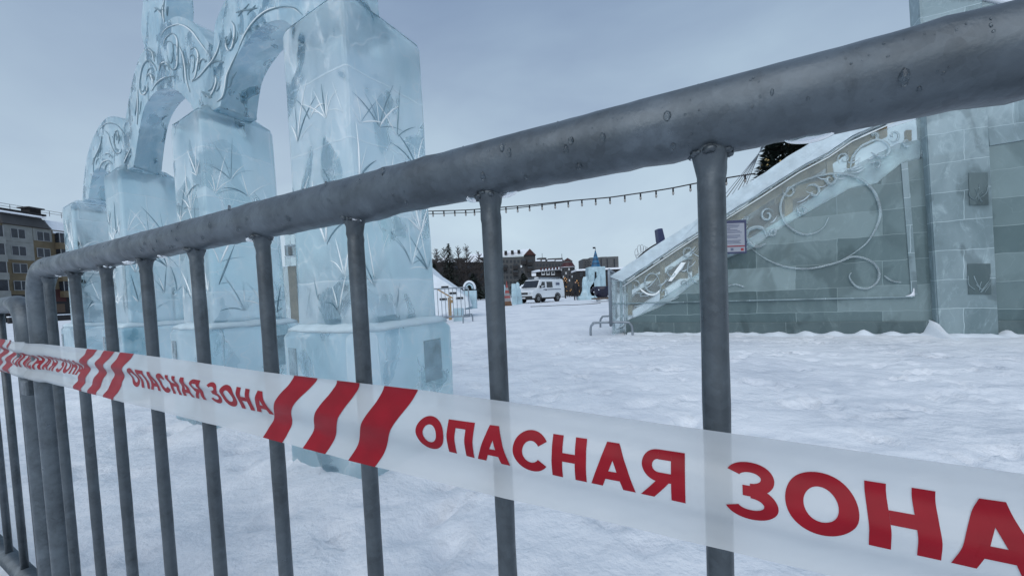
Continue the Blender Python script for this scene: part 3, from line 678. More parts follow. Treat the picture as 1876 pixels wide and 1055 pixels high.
def word(body, s0, s1, v0a, v1a, v0b, v1b):
    gap = .105; tot = sum(GLY[c][0] for c in body) + gap*(len(body)-1); x0 = 0.0; mb = MB()
    def put(x, y, lift):
        fx = x/tot; va = v0a + (v0b-v0a)*fx; vb = v1a + (v1b-v1a)*fx
        return mb.bm.verts.new(tpt(s0 + (s1-s0)*fx, va + (vb-va)*y, lift))
    for c in body:
        wd, strokes = GLY[c]
        for k, st in enumerate(strokes):
            lift = .0005 + .00004*k
            if st[0] == 'arc':
                _, cx_, cy_, rx, ry, t, a0, a1 = st; n1 = max(8, int(abs(a1-a0)/6)); n2 = 4
                P_ = [[put(x0 + cx_ + (rx - t*j/n2)*cos(radians(a0 + (a1-a0)*i/n1)), cy_ + (ry - t*.92*j/n2)*sin(radians(a0 + (a1-a0)*i/n1)), lift) for j in range(n2+1)] for i in range(n1+1)]
            else:
                (ax_, ay_), (bx_, by_), (qx, qy), (dx_, dy_) = st; n1 = max(2, int(max(abs(qy-by_), abs(dy_-ay_))/.05)); n2 = max(2, int(abs(bx_-ax_)/.06))
                P_ = [[put(x0 + (ax_*(1-j/n2) + bx_*j/n2)*(1-i/n1) + (dx_*(1-j/n2) + qx*j/n2)*i/n1, (ay_*(1-j/n2) + by_*j/n2)*(1-i/n1) + (dy_*(1-j/n2) + qy*j/n2)*i/n1, lift) for j in range(n2+1)] for i in range(n1+1)]
            for i in range(n1):
                for j in range(n2): mb.bm.faces.new((P_[i][j], P_[i+1][j], P_[i+1][j+1], P_[i][j+1]))
        x0 += wd + gap
    mb.build('red_lettering', 'red_print', tape, smooth=True, fix=False)
word('ОПАСНАЯ', su(772, 790), su(1256, 870), .38, .72, .36, .76)
word('ЗОНА', su(1326, 890), su(1905, 985), .35, .76, .33, .78)
word('ОПАСНАЯ', su(243, 690), su(378, 714), .34, .72, .36, .72)
word('ЗОНА', su(390, 718), su(503, 738), .36, .72, .36, .72)
word('ОПАСНАЯ', su(40, 655), su(104, 666), .32, .70, .34, .70)
word('ЗОНА', su(108, 668), su(153, 676), .34, .70, .34, .70)

# ------------------------------------------------------------------ ICE SLIDE on the right
def SLp(px, py, off=0.0):                                # photo point on the slide's side face, then moved off it
    return onplane(px, py, SL0, SLN) + SLN*off
def low(px, py, z, off=0.0):
    q = SLp(px, py, off); q.z = z; return q
slide = thing('ice_slide', SL0, 'huge ice slide of grey blocks with scrollwork and a steep white handrail', 'ice slide')
edge = [(1147, 588), (1199, 567), (1224, 556), (1330, 474), (1377, 456), (1438, 413), (1560, 344), (1607, 337), (1618, 326), (1654, 298), (1690, 290)]
mb = MB()
mb.prism([low(1147, 600, -.15), low(2060, 600, -.15), SLp(2060, 225)] + [SLp(1815, 268)] + [SLp(*q) for q in edge[::-1]], -SLN*.5)
wall = mb.build('block_wall', 'slide_ice', slide)
mb = MB(); mb.prism([low(1147, 600, -.15, .02), low(2060, 600, -.15, .02), SLp(2060, 586, .02), SLp(1700, 588, .02), SLp(1335, 591, .02), SLp(1147, 591, .02)], -SLN*.1)
mb.build('base_course', 'slide_base', slide, bevel=.008)
mb = MB(); mb.prism([SLp(x, y, .035) for x, y in ((1122, 555), (1335, 550), (1675, 542), (1675, 544.8), (1335, 552.6), (1122, 557.4))], -SLN*.06)
mb.build('ledge', 'slide_pale', slide, bevel=.004)
mb = MB(); mb.prism([SLp(x, y, .012) for x, y in ((1650, 300), (1662, 297), (1681, 540), (1669, 541))], -SLN*.03)
mb.build('border_strip', 'slide_pale', slide)
mb = MB(); mb.prism([SLp(1656, 544, .03), SLp(1674, 543, .03), SLp(1673, 528, .03), SLp(1669, 538, .03)], -SLN*.06); subdiv(mb, .03); wobble(mb, .01, 20); mb.build('snow_clump', 'roof_snow', slide, smooth=True)
# packed snow of the stair ramp seen through the clear side
up = [(1128, 604), (1180, 572), (1224, 540), (1280, 500), (1330, 454), (1385, 428), (1449, 392), (1500, 355), (1560, 305), (1610, 280), (1650, 262), (1692, 255)]
mb = MB(); mb.prism([SLp(x, y, -.03) for x, y in up] + [SLp(x, y + 8, -.03) for x, y in edge[::-1]], -SLN*1.6)
subdiv(mb, .35); wobble(mb, .03, 2.2)
mb.build('stair_ramp', 'snowy_ice', slide, smooth=False)
hb = [(1141, 516), (1183, 488), (1245, 446), (1273, 428), (1330, 393), (1395, 352), (1463, 308), (1517, 280), (1560, 251), (1640, 215)]
ht = [(1118, 507), (1162, 477), (1203, 449), (1273, 405), (1330, 364), (1427, 299), (1456, 280), (1496, 256), (1545, 229), (1640, 172)]
mb = MB(); mb.prism([SLp(x, y, .04) for x, y in ht] + [SLp(x, y, .04) for x, y in hb[::-1]], -SLN*.30)
subdiv(mb, .1); wobble(mb, .012, 6)
mb.build('handrail', 'snowy_ice', slide, smooth=False)
mb = MB(); mb.tube([SLp(x, y + 3, .05) for x, y in hb], .011, n=8); mb.build('rail_moulding', 'scroll_ice', slide, smooth=True)
mb = MB(); mb.tube([SLp(x, y + 9, .02) for x, y in hb], .008, n=8); mb.build('rail_moulding', 'frost_line', slide, smooth=True)
# timber frame behind the clear side
mb = MB(); mb.prism([SLp(x, y + 3, -.22) for x, y in hb] + [SLp(x, y + 24, -.22) for x, y in hb[::-1]], -SLN*.06); subdiv(mb, .3)
mb.build('timber_stringer', 'wood', slide)
mb = MB(); mb.prism([SLp(x, y + 30, -.7) for x, y in hb[:-1]] + [SLp(x, y + 62, -.7) for x, y in hb[-2::-1]], -SLN*.05)
mb.build('timber_stringer', 'dark_wood', slide)
for x0, y0, x1, y1 in ((1442, 345, 1456, 455), (1268, 440, 1280, 520), (1208, 480, 1217, 545), (1340, 410, 1352, 470), (1560, 270, 1572, 330), (1669, 232, 1679, 275), (1520, 290, 1531, 352)):
    mb = MB(); mb.prism([SLp(x0, y0, -.12), SLp(x1, y0, -.12), SLp(x1, y1 + 20, -.12), SLp(x0, y1 + 20, -.12)], -SLN*.06)
    mb.build('timber_post', 'wood', slide)
for x0, y0, x1, y1 in ((1300, 436, 1420, 424), (1180, 503, 1260, 497), (1430, 352, 1550, 322), (1470, 330, 1640, 292)):
    mb = MB(); mb.prism([SLp(x0, y0, -.35), SLp(x1, y1, -.35), SLp(x1, y1 + 12, -.35), SLp(x0, y0 + 12, -.35)], -SLN*.05)
    mb.build('timber_plank', 'wood', slide)
mb = MB(); mb.prism([SLp(x, y + 5, .0) for x, y in hb[:-1]] + [SLp(1690, 215, 0), SLp(1690, 288, 0)] + [SLp(x, y - 1, .0) for x, y in edge[::-1][1:]], -SLN*.03)
mb.build('clear_panel', 'panel_ice', slide)
mb = MB(); rnd = random.Random(4)                        # frost and hoar caught on the clear side
for k in range(44):
    t_ = rnd.random(); i = int(t_*8); f = t_*8 - i
    x = hb[i][0] + (hb[i+1][0]-hb[i][0])*f + rnd.uniform(0, 50); y = hb[i][1] + (hb[i+1][1]-hb[i][1])*f + rnd.uniform(15, 50)
    L = rnd.uniform(10, 34); a_ = rnd.uniform(-.9, .2)
    pts = [SLp(x + L*q*cos(a_), y + L*q*sin(a_) + 4*sin(q*3), .004) for q in np.linspace(0, 1, 5)]
    mb.tube(pts, [rnd.uniform(.004, .012)*v for v in (.3, .9, 1, .8, .2)], n=5)
mb.build('hoar_frost', 'snowy_ice', slide, smooth=True)
# scrollwork laid on the side
Z8 = lambda L: [(1330 + x/2.776, 240 + y/2.776) for x, y in L]
Z7 = lambda L: [(1120 + x/4.794, 400 + y/4.794) for x, y in L]
scr = [(Z8([(130, 600), (200, 650), (300, 690), (420, 700), (560, 670), (640, 640), (720, 655), (770, 700), (770, 760), (720, 800), (660, 790), (625, 745), (635, 720)]), .018, 'scroll_ice'),
       (Z8([(560, 670), (650, 620), (720, 560), (770, 470), (780, 400), (755, 320), (700, 260), (630, 228), (560, 220), (480, 228), (420, 245), (350, 275), (300, 320), (275, 380), (285, 440), (310, 480), (370, 520), (430, 525), (490, 495), (520, 440)]), .02, 'scroll_ice'),
       (Z8([(800, 735), (840, 762), (890, 770)]), .014, 'scroll_ice'),
       (Z8([(630, 200), (640, 140), (690, 80), (770, 50), (825, 80), (815, 125), (770, 132), (735, 112)]), .022, 'scroll_ice'),
       (Z8([(205, 540), (190, 500), (150, 490), (110, 510), (105, 545), (130, 580), (165, 590), (205, 570)]), .032, 'scroll_ice'),
       (Z8([(0, 790), (50, 780), (95, 795)]), .014, 'scroll_ice'),
       (Z7([(425, 560), (400, 500), (350, 485), (305, 520), (295, 580), (330, 640), (390, 655), (435, 620), (425, 560)]), .018, 'scroll_ice'),
       (Z7([(680, 380), (670, 460), (700, 520), (760, 570)]), .018, 'scroll_ice'),
       (Z7([(250, 615), (310, 660), (380, 670), (435, 625)]), .02, 'frost_line'),
       (Z7([(175, 700), (220, 655), (280, 660)]), .014, 'scroll_ice')]
rnd = random.Random(12)
def curl(cx_, cy_, r0, turns, a0, sgn): return [(cx_ + r0*(1-.75*t_)*cos(a0 + sgn*turns*2*pi*t_), cy_ + r0*(1-.75*t_)*sin(a0 + sgn*turns*2*pi*t_)) for t_ in np.linspace(0, 1, 14)]
for (cx_, cy_, r0) in ((1165, 522, 9), (1180, 540, 7), (1232, 500, 12), (1262, 462, 13), (1252, 520, 9), (1345, 425, 10), (1368, 405, 9), (1405, 395, 13), (1415, 425, 8), (1445, 350, 12), (1490, 352, 15), (1470, 385, 10), (1520, 330, 13), (1545, 292, 12), (1605, 300, 9), (1636, 250, 12), (1600, 250, 9), (1660, 262, 9), (1216, 535, 8), (1290, 448, 9)):
    scr.append((curl(cx_, cy_, r0, rnd.uniform(.7, 1.2), rnd.uniform(0, 6), rnd.choice([-1, 1])), rnd.uniform(.014, .022), 'scroll_ice'))
for pts, r_, mt in scr:
    mb = MB(); P_ = spline([SLp(x, y, .02) for x, y in pts], 6); nn = len(P_)
    mb.tube(P_, [r_*.8*max(.35, min(1, 6*(i+.3)/nn, 6*(nn-i)/nn)) for i in range(nn)], n=10)
    mb.build('scroll', mt, slide, smooth=True)
mb = MB(); mb.prism([SLp(x, y, .03) for x, y in Z7([(498, 552), (530, 552), (610, 450), (655, 388), (615, 388), (575, 440)])], -SLN*.03); mb.build('leaf_blade', 'frost_line', slide, bevel=.004)
# hollow corner post of clear ice at the foot of the slide
for k, (x0, x1, o_) in enumerate(((1121, 1126, .02), (1133, 1138, -.12), (1143, 1147, .02))):
    mb = MB(); mb.prism([SLp(x0, 512, o_), SLp(x1, 512, o_), low(x1, 600, -.05, o_), low(x0, 600, -.05, o_)], -SLN*.06)
    mb.build('corner_bar', 'scroll_ice', slide, bevel=.004)
mb = MB(); mb.prism([SLp(1122, 514, -.05), SLp(1146, 514, -.05), low(1146, 600, -.05, -.05), low(1122, 600, -.05, -.05)], -SLN*.22)
mb.build('corner_block', 'panel_ice', slide, bevel=.006)
for x0, y0, x1, y1, mt in ((1149, 518, 1156, 554, 'panel_light'), (1149, 559, 1157, 578, 'wood'), (1141, 520, 1146, 540, 'dark_wood')):
    mb = MB(); mb.prism([SLp(x0, y0, -.08), SLp(x1, y0, -.08), SLp(x1, y1, -.08), SLp(x0, y1, -.08)], -SLN*.05); mb.build('timber_post', mt, slide)
# tower at the top of the stairs
def tl(y): return 1674 + 38*y/612
def tr(y): return 1789 + 33*y/612
mb = MB(); mb.prism([SLp(tl(-140), -140, .10), SLp(tr(-140), -140, .10), low(tr(600), 600, -.15, .10), low(tl(600), 600, -.15, .10)], -SLN*.22)
subdiv(mb, .4)
tower = mb.build('tower', 'slide_pale', slide, bevel=.012)
for (x0, y0, x1, y1) in ((1764, 321, 1798, 379), (1762, 484, 1803, 539)):
    mb = MB(); mb.prism([SLp(x0, y0, .104), SLp(x1, y0, .104), SLp(x1 + 2, y1, .104), SLp(x0 + 2, y1, .104)], SLN*.004)
    wn_ = mb.build('niche', 'slide_base', tower)
    mb = MB(); rnd = random.Random(int(x0 + y0))
    for q in range(7):
        bx, by = (x0+x1)/2 + rnd.uniform(-8, 10), y1 - rnd.uniform(3, 12); a_ = rnd.uniform(-1.2, 1.0); L = rnd.uniform(15, 42)
        pts = [SLp(min(x1-1, max(x0+1, bx + L*t_*sin(a_) + 5*t_*t_)), max(y0+2, by - L*t_*cos(a_)), .109) for t_ in (0, .35, .7, 1)]
        mb.tube(spline(pts, 3), .005, n=5)
    mb.build('carved_branches', 'slide_pale', wn_, smooth=True)
mb = MB(); mb.prism([SLp(tl(q), q, .115) for q in (-130, 605)] + [SLp(tl(q) + 5, q, .115) for q in (605, -130)], -SLN*.02); mb.build('frosted_corner', 'slide_pale', tower, bevel=.003)
mb = MB(); mb.prism([SLp(x, y, .012) for x, y in ((1812, 268), (2060, 226), (2060, 60), (1880, 22), (1790, 2))], -SLN*.45)
mb.build('upper_wall', 'slide_pale', slide)
mb = MB(); mb.prism([SLp(x, y, .03) for x, y in ((1790, 0), (1880, 20), (2060, 58), (2060, 36), (1880, -4), (1790, -26))], -SLN*.48); subdiv(mb, .1); wobble(mb, .015, 5)
mb.build('snow_coping', 'roof_snow', slide, smooth=True)
mb = MB(); rnd = random.Random(31)                       # wind-blown snow against the foot of the wall
NQ = 150; rows = []
for i in range(NQ+1):
    x = 1150 + (2050-1150)*i/NQ; q = low(x, 600, 0, 0); w_ = .10 + .16*abs(noise.noise((i*.11, 3, 0))) + (.12 if 1690 < x < 1722 else 0); h_ = .015 + .07*max(0, noise.noise((i*.23, 1, 5)) + .25) + (.16*math.exp(-((x-1703)/9)**2))
    o_ = .03 + (.09 if 1706 < x < 1826 else 0)
    rows.append([mb.bm.verts.new(q + SLN*(o_ - .05) + Vector((0, 0, h_))), mb.bm.verts.new(q + SLN*(o_ + .03) + Vector((0, 0, h_*.9 + .008*noise.noise((i*.9, 0, 0))))), mb.bm.verts.new(q + SLN*(o_ + w_*.55) + Vector((0, 0, h_*.4))), mb.bm.verts.new(q + SLN*(o_ + w_*1.6) + Vector((0, 0, -.03)))])
for A_, B_ in zip(rows, rows[1:]):
    for j in range(3): mb.bm.faces.new((A_[j], B_[j], B_[j+1], A_[j+1]))
mb.build('snow_drift', 'far_snow', slide, smooth=True)
# ------------------------------------------------------------------ notice board by the slide
bp = lambda x, y, o_=0.0: SLp(x, y, .22 + o_)
nb = thing('notice_board', low(1308, 600, 0, .2), 'small notice board of close print with dark blue frame and red foot on the slide', 'notice board')
mb = MB(); mb.prism([bp(1296, 410), bp(1363.5, 406.5), bp(1364.5, 466), bp(1297, 468)], -SLN*.02); mb.build('frame', 'sign_edge', nb, bevel=.003)
mb = MB(); mb.prism([bp(1299, 415, .002), bp(1360, 412.5, .002), bp(1361, 452, .002), bp(1300, 454, .002)], SLN*.002); fc_ = mb.build('face', 'sign_face', nb)
mb = MB(); rnd = random.Random(9)
for k in range(15):
    y = 416.5 + k*2.35; L = 61*(rnd.uniform(.35, .62) if k % 4 == 3 else rnd.uniform(.8, .95))
    a_, b_ = bp(1301, y, .0045), bp(1301 + L*.96, y - L*.035, .0045)
    mb.prism([a_, b_, b_ - Vector((0, 0, .009)), a_ - Vector((0, 0, .009))], SLN*.0006)
mb.build('printed_lines', 'ink', fc_)
mb = MB(); mb.prism([bp(1299, 454.3, .002), bp(1361, 452.3, .002), bp(1361, 453.8, .002), bp(1299, 455.8, .002)], SLN*.003); mb.build('red_line', 'sign_red', nb)
mb = MB(); mb.prism([bp(1299, 456.3, .002), bp(1361, 454.3, .002), bp(1361.5, 463, .002), bp(1299.5, 465, .002)], SLN*.002); mb.build('foot_panel', 'sign_face', nb)
for x0, mt in ((1336, 'ink'), (1354, 'sign_red')):
    mb = MB(); mb.prism([bp(x0, 457, .0045), bp(x0 + 5, 456.8, .0045), bp(x0 + 5, 461.5, .0045), bp(x0, 461.7, .0045)], SLN*.001); mb.build('mark', mt, nb)
mb = MB(); q = low(1308, 600, -.1, .185); t_ = SLp(1301, 466, .185); mb.tube([q, Vector((q.x, q.y, t_.z + .25))], .014, n=10); mb.build('post', 'far_metal', nb, smooth=True)

# ------------------------------------------------------------------ distant barriers
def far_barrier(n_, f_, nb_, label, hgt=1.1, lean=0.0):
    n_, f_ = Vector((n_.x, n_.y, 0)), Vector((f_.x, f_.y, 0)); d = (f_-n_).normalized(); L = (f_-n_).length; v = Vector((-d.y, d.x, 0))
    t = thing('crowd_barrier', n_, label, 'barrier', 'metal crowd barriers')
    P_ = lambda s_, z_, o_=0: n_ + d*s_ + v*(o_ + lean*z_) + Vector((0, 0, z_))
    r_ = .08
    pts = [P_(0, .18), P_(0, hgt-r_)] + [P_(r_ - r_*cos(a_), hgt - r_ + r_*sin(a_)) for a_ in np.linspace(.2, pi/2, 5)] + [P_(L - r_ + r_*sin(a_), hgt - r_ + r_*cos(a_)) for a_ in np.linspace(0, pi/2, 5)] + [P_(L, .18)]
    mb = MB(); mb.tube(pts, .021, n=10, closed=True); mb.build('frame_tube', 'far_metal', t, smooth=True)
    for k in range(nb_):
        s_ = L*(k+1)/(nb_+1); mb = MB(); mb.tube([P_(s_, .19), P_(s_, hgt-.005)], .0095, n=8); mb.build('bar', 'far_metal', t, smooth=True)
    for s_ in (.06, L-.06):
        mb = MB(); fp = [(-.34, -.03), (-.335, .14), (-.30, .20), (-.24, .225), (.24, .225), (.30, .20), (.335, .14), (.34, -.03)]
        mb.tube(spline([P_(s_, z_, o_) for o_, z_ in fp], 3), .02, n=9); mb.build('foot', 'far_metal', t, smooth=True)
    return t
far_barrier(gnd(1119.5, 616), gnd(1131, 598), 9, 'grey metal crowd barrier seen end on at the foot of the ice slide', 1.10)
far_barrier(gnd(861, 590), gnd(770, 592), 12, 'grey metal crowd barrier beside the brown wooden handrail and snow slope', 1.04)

# ------------------------------------------------------------------ things on the square
def wb(mb, x0, x1, yt, yb, Y, dp, ztop=None):            # box whose front face spans these photo columns at depth Y
    ym = (yt+yb)/2; a_, b_ = at(x0, ym, Y), at(x1, ym, Y); zt = at((x0+x1)/2, yt, Y).z; zb = at((x0+x1)/2, yb, Y).z
    mb.box(((a_.x+b_.x)/2, Y + dp/2, (zt+zb)/2), (b_.x-a_.x, dp, zt-zb))
def base(px, Y): return Vector((at(px, 540, Y).x, Y, 0))
# wooden handrail and small snow slide on the left
hr = thing('wooden_handrail', gnd(825, 586), 'short brown wooden handrail with one post in front of the snow slope', 'handrail')
Yh = gnd(825, 586).y
mb = MB(); wb(mb, 821.5, 826.5, 545, 592, Yh, .07); mb.build('post', 'wood', hr)
mb = MB(); a_, b_ = at(800, 528, Yh), at(829, 545, Yh); mb.hexa([a_ + Vector((0, 0, -.05)), b_ + Vector((0, 0, -.05)), b_ + Vector((0, .09, -.05)), a_ + Vector((0, .09, -.05))], [a_, b_, b_ + Vector((0, .09, 0)), a_ + Vector((0, .09, 0))]); mb.build('rail', 'wood', hr)
mb = MB(); wb(mb, 826, 830, 549, 555, Yh, .07); mb.build('bracket', 'wood', hr)
ss = thing('snow_slide', base(820, 14), 'small white snow slope descending to the right behind the distant barrier', 'snow slide')
mb = MB(); Y = 14.0
mb.prism([at(x, y, Y) for x, y in ((760, 470), (795, 503), (818, 518), (840, 534), (856, 546), (860, 562))] + [Vector((at(760, 560, Y).x, Y, -.1))], (0, 1.8, 0)); subdiv(mb, .3); wobble(mb, .02, 3)
mb.build('slope', 'far_snow', ss)
for k, (x, y) in enumerate(((815, 526), (830, 537), (842, 546), (812, 548))):
    mb = MB(); q = at(x, y, Y - .02); mb.box(q, (.26, .03, .07), 0); mb.build('dark_slot', 'cloth_dark', ss)
mb = MB(); q = gnd(841, 588); mb.box((q.x, q.y, .16), (.30, .3, .5)); subdiv(mb, .1); wobble(mb, .02, 8)
tag(mb.build('ice_block', 'far_ice', None, bevel=.02), 'low melted ice block standing in snow under the distant barrier', 'ice block')
ar = thing('ice_arch', base(861, 15), 'little rounded ice arch with a bright rim beside the snow slope', 'ice sculpture')
Y = 15.0; u = Y/FPX
mb = MB(); c_ = at(860, 528, Y); mb.tube([c_ + Vector((10*u*cos(t_)*1.0, 0, 12*u*sin(t_))) for t_ in np.linspace(-.2, pi+.2, 14)], 2.2*u, n=8); mb.build('rim', 'far_snow', ar, smooth=True)
mb = MB(); mb.tube([c_ + Vector((5.5*u*cos(t_), 0, 7*u*sin(t_))) for t_ in np.linspace(-.2, pi+.2, 12)], 1.6*u, n=8); mb.build('rim', 'far_ice', ar, smooth=True)
mb = MB(); wb(mb, 850, 873, 532, 566, Y, .3); subdiv(mb, .2); wobble(mb, .03, 4); mb.build('pedestal', 'far_ice', ar, bevel=.02)
# traffic pyramid and ice pieces near the van
tcn = thing('warning_pyramid', gnd(930, 560), 'tall striped red and grey warning pyramid in front of white ice blocks', 'traffic cone')
q = gnd(930, 560); Y = q.y; u = Y/FPX
zz0 = [(0, 'cone_base'), (8, 'cone_grey'), (14, 'cone_red'), (18, 'cone_grey'), (23, 'cone_red'), (28, 'cone_grey'), (33, 'cone_red'), (37, None)]
for (z0, mt), (z1, _) in zip(zz0, zz0[1:]):
    mb = MB(); r0, r1 = (8.2 - 6.6*z0/37)*u, (8.2 - 6.6*z1/37)*u
    mb.hexa([q + Vector((sx*r0, sy*r0, z0*u)) for sx, sy in ((-1, -1), (1, -1), (1, 1), (-1, 1))], [q + Vector((sx*r1, sy*r1, z1*u)) for sx, sy in ((-1, -1), (1, -1), (1, 1), (-1, 1))]); mb.build('band', mt, tcn)
mb = MB(); mb.tube([q + Vector((0, 0, 36*u)), q + Vector((.2*u, 0, 45*u))], [1.4*u, .6*u], n=6); mb.build('tip', 'cone_red', tcn)
def sculpt(name, label, cat, px, Y, prof, mat='far_ice', jit=.12, group=None, sy=.7):
    q = base(px, Y); u = Y/FPX; mb = MB()
    ytop = lambda h_: h_*u
    mb.lathe([(max(.02, r_*u), h_*u) for r_, h_ in prof], (0, 0, 0), 14)
    for v in mb.bm.verts: v.co.y *= sy; v.co = v.co + Vector(noise.noise_vector(v.co*2.2/(u*10) + Vector((px, 0, 0))))*jit*u*8
    for v in mb.bm.verts: v.co += q
    o = thing(name, q, label, cat, group); mb.build('body', mat, o, smooth=False); return o, q, u
for px, lab, prof in ((918, 'square white ice block left of the striped warning pyramid', [(9, -1), (9, 30), (8, 37)]), (942, 'pale ice slab just right of the striped warning pyramid', [(5, -1), (5, 28), (4, 38)])):
    sculpt('ice_block', lab, 'ice block', px, 29, prof)
sculpt('ice_spire', 'pointed white ice spire between the striped pyramid and the van', 'ice sculpture', 949, 30, [(8, -1), (7, 12), (5, 26), (3.2, 33), (3.6, 36), (1.5, 40)])
mb = MB(); q = base(963, 46); u = 46/FPX
for k in range(5): mb.ball(q + Vector(((k-2)*4*u, 0, (26 - abs(k-2)*2)*u)), 6*u, 2, (1, 1, .9), .3)
mb.box(q + Vector((0, 0, 9*u)), (22*u, 12*u, 22*u)); o = thing('snow_sculpture', q, 'rounded white snow sculpture peeping above the van bonnet', 'snow sculpture'); mb.build('body', 'far_snow', o, smooth=True)
# ------------------------------------------------------------------ white van
vq = gnd(992, 553.5); YAW = pi + radians(47)
van = thing('parked_van', vq, 'white panel van with roof rack parked on the snow, its nose to the left', 'van', rz=YAW); van.scale = (.95, .95, .95)
vb = lambda mb, *a_, **k: mb.build(*a_, world=False, **k)
mb = MB(); prof = [(-2.38, .42), (-2.40, 1.2), (-2.30, 1.95), (-2.1, 2.06), (.95, 2.06), (1.15, 2.0), (1.62, 1.30), (2.2, 1.12), (2.38, .95), (2.42, .42)]
v0 = [Vector((x, -.93 + .06*(z > 1.5), z)) for x, z in prof]; v1 = [Vector((x, .93 - .06*(z > 1.5), z)) for x, z in prof]
mb.hexa(v0, v1); body = vb(mb, 'body', 'van_white', van, bevel=.05, seg=3)
for sgn in (-1, 1):
    for (x0, x1, z0, z1, sl) in ((.55, 1.28, 1.30, 1.82, .34), (-.55, .30, 1.30, 1.82, 0)):
        mb = MB(); y = sgn*.915
        mb.prism([(x0, y, z0), (x1, y, z0), (x1 - sl, y - sgn*.03, z1), (x0, y - sgn*.03, z1)], (0, sgn*.012, 0)); vb(mb, 'window', 'glass_dark', van)
    mb = MB(); mb.box((-.5, sgn*.937, 1.13), (2.6, .01, .05)); vb(mb, 'side_stripe', 'sign_edge', van)
    mb = MB(); mb.box((-1.35, sgn*.925, 1.62), (.55, .012, .22)); vb(mb, 'side_marking', 'ink', van)
    mb = MB(); mb.box((.45, sgn*.94, 1.08), (.16, .03, .04)); vb(mb, 'handle', 'black_plastic', van)
    mb = MB(); mb.box((1.35, sgn*1.05, 1.38), (.08, .16, .24)); vb(mb, 'mirror', 'black_plastic', van, bevel=.02)
    for x in (1.55, -1.25):
        mb = MB(); mb.tube([(x, sgn*.72, .36), (x, sgn*.93, .36)], .36, n=20); wh = vb(mb, 'wheel', 'rubber', van, smooth=False)
        mb = MB(); mb.tube([(x, sgn*.92, .36), (x, sgn*.945, .36)], .2, n=14); vb(mb, 'rim', 'wheel_steel', wh)
        mb = MB(); mb.tube([(x + .43*cos(t_), sgn*.93, .36 + .43*sin(t_)) for t_ in np.linspace(0, pi, 12)], .045, n=6); vb(mb, 'wheel_arch', 'black_plastic', van)
    mb = MB(); mb.box((2.36, sgn*.70, .88), (.12, .28, .17)); vb(mb, 'headlight', 'headlamp', van, bevel=.03)
mb = MB(); mb.prism([(1.22, -.78, 1.94), (1.22, .78, 1.94), (1.62, .84, 1.34), (1.62, -.84, 1.34)], (.02, 0, .012)); vb(mb, 'windscreen', 'glass_dark', van)
mb = MB(); mb.box((2.42, 0, .48), (.16, 1.86, .26)); vb(mb, 'bumper', 'black_plastic', van, bevel=.04)
mb = MB(); mb.box((2.43, 0, .85), (.05, .9, .16)); vb(mb, 'grille', 'black_plastic', van)
mb = MB(); mb.box((2.51, 0, .46), (.01, .5, .11)); vb(mb, 'number_plate', 'white_frame', van)
mb = MB(); mb.box((0, 0, .40), (3.9, 1.5, .22)); vb(mb, 'underbody', 'rubber', van)
rk = MB()
for y in (-.72, .72): rk.tube([(-2.1, y, 2.2), (.9, y, 2.2)], .022, n=6)
for x in (-2.0, -1.3, -.6, .1, .8): rk.tube([(x, -.72, 2.2), (x, .72, 2.2)], .02, n=6); rk.tube([(x, -.72, 2.04), (x, -.72, 2.2)], .02, n=6); rk.tube([(x, .72, 2.04), (x, .72, 2.2)], .02, n=6)
vb(rk, 'roof_rack', 'far_metal', van)
mb = MB(); mb.box((.95, .3, 2.17), (.2, .35, .18)); vb(mb, 'roof_lamp', 'white_frame', van, bevel=.03)
# ------------------------------------------------------------------ ice figures, blue spire tower and dark boat ahead of the slide
o, q, u = sculpt('ice_figure', 'rounded pale blue ice figure left of the blue spired ice tower', 'ice sculpture', 1073, 34, [(13, -1), (13, 5), (10, 9), (6, 18), (5.5, 30), (5, 37), (3, 42)])
mb = MB(); mb.box(q + Vector((0, 0, 3*u)), (28*u, 20*u, 8*u)); mb.build('plinth', 'far_ice', o, bevel=.05)
tw = thing('ice_tower', base(1096, 38), 'pale ice tower with steep blue cone roof and small dark flag', 'ice tower')
Y = 38.0; u = Y/FPX; q = base(1096, 38)
mb = MB(); wb(mb, 1079, 1110, 488.5, 545, Y, 1.6); subdiv(mb, .6); body = mb.build('wall', 'far_ice', tw, bevel=.05)
mb = MB(); wb(mb, 1090, 1093, 498, 522, Y - .03, .05); mb.build('doorway', 'cloth_dark', body)
for a_, b_, c_ in (((1077, 517), (1088, 500), 4), ((1081, 527), (1099, 500), 6)):
    mb = MB(); p0, p1 = at(*a_, Y - .5), at(*b_, Y - .5)
    mb.prism([p0, p1, p1 + Vector((0, 0, -c_*u)), Vector((p1.x, p1.y, 0)), Vector((p0.x, p0.y, 0))], (0, .4, 0)); mb.build('buttress', 'far_ice', tw)
apx = at(1092, 456, Y); zb_ = at(1094, 488, Y).z; H = apx.z - zb_; cc = Vector((at(1095, 488, Y).x, Y + .8, zb_))
for k in range(8):
    mb = MB(); r0 = 8.6*u*(1 - k/8); r1 = 8.6*u*(1-(k+.96)/8)
    mb.lathe([(r0 + .03, H*k/8), (max(.01, r1), H*(k+1)/8)], cc, 8); mb.build('roof_tier', 'cone_blue' if k % 2 == 0 else 'cone_blue_dark', tw)
mb = MB(); mb.tube([cc + Vector((0, 0, H)), cc + Vector((0, 0, H + .25))], .03, n=5); mb.box(cc + Vector((-.12, 0, H + .2)), (.26, .03, .16)); mb.build('flag', 'cloth_dark', tw)
bt = thing('dark_boat', base(1104, 27), 'round dark navy tub with light spots on a grey board beside the barrier', 'swing boat')
Y = 27.0; u = Y/FPX; q = Vector((at(1104, 545, Y).x, Y, at(1104, 545, Y).z))
mb = MB(); mb.lathe([(9*u, 0), (14*u, 5*u), (17.5*u, 13*u), (18*u, 20*u), (16*u, 20.5*u)], q, 20); mb.build('hull', 'navy', bt, smooth=True)
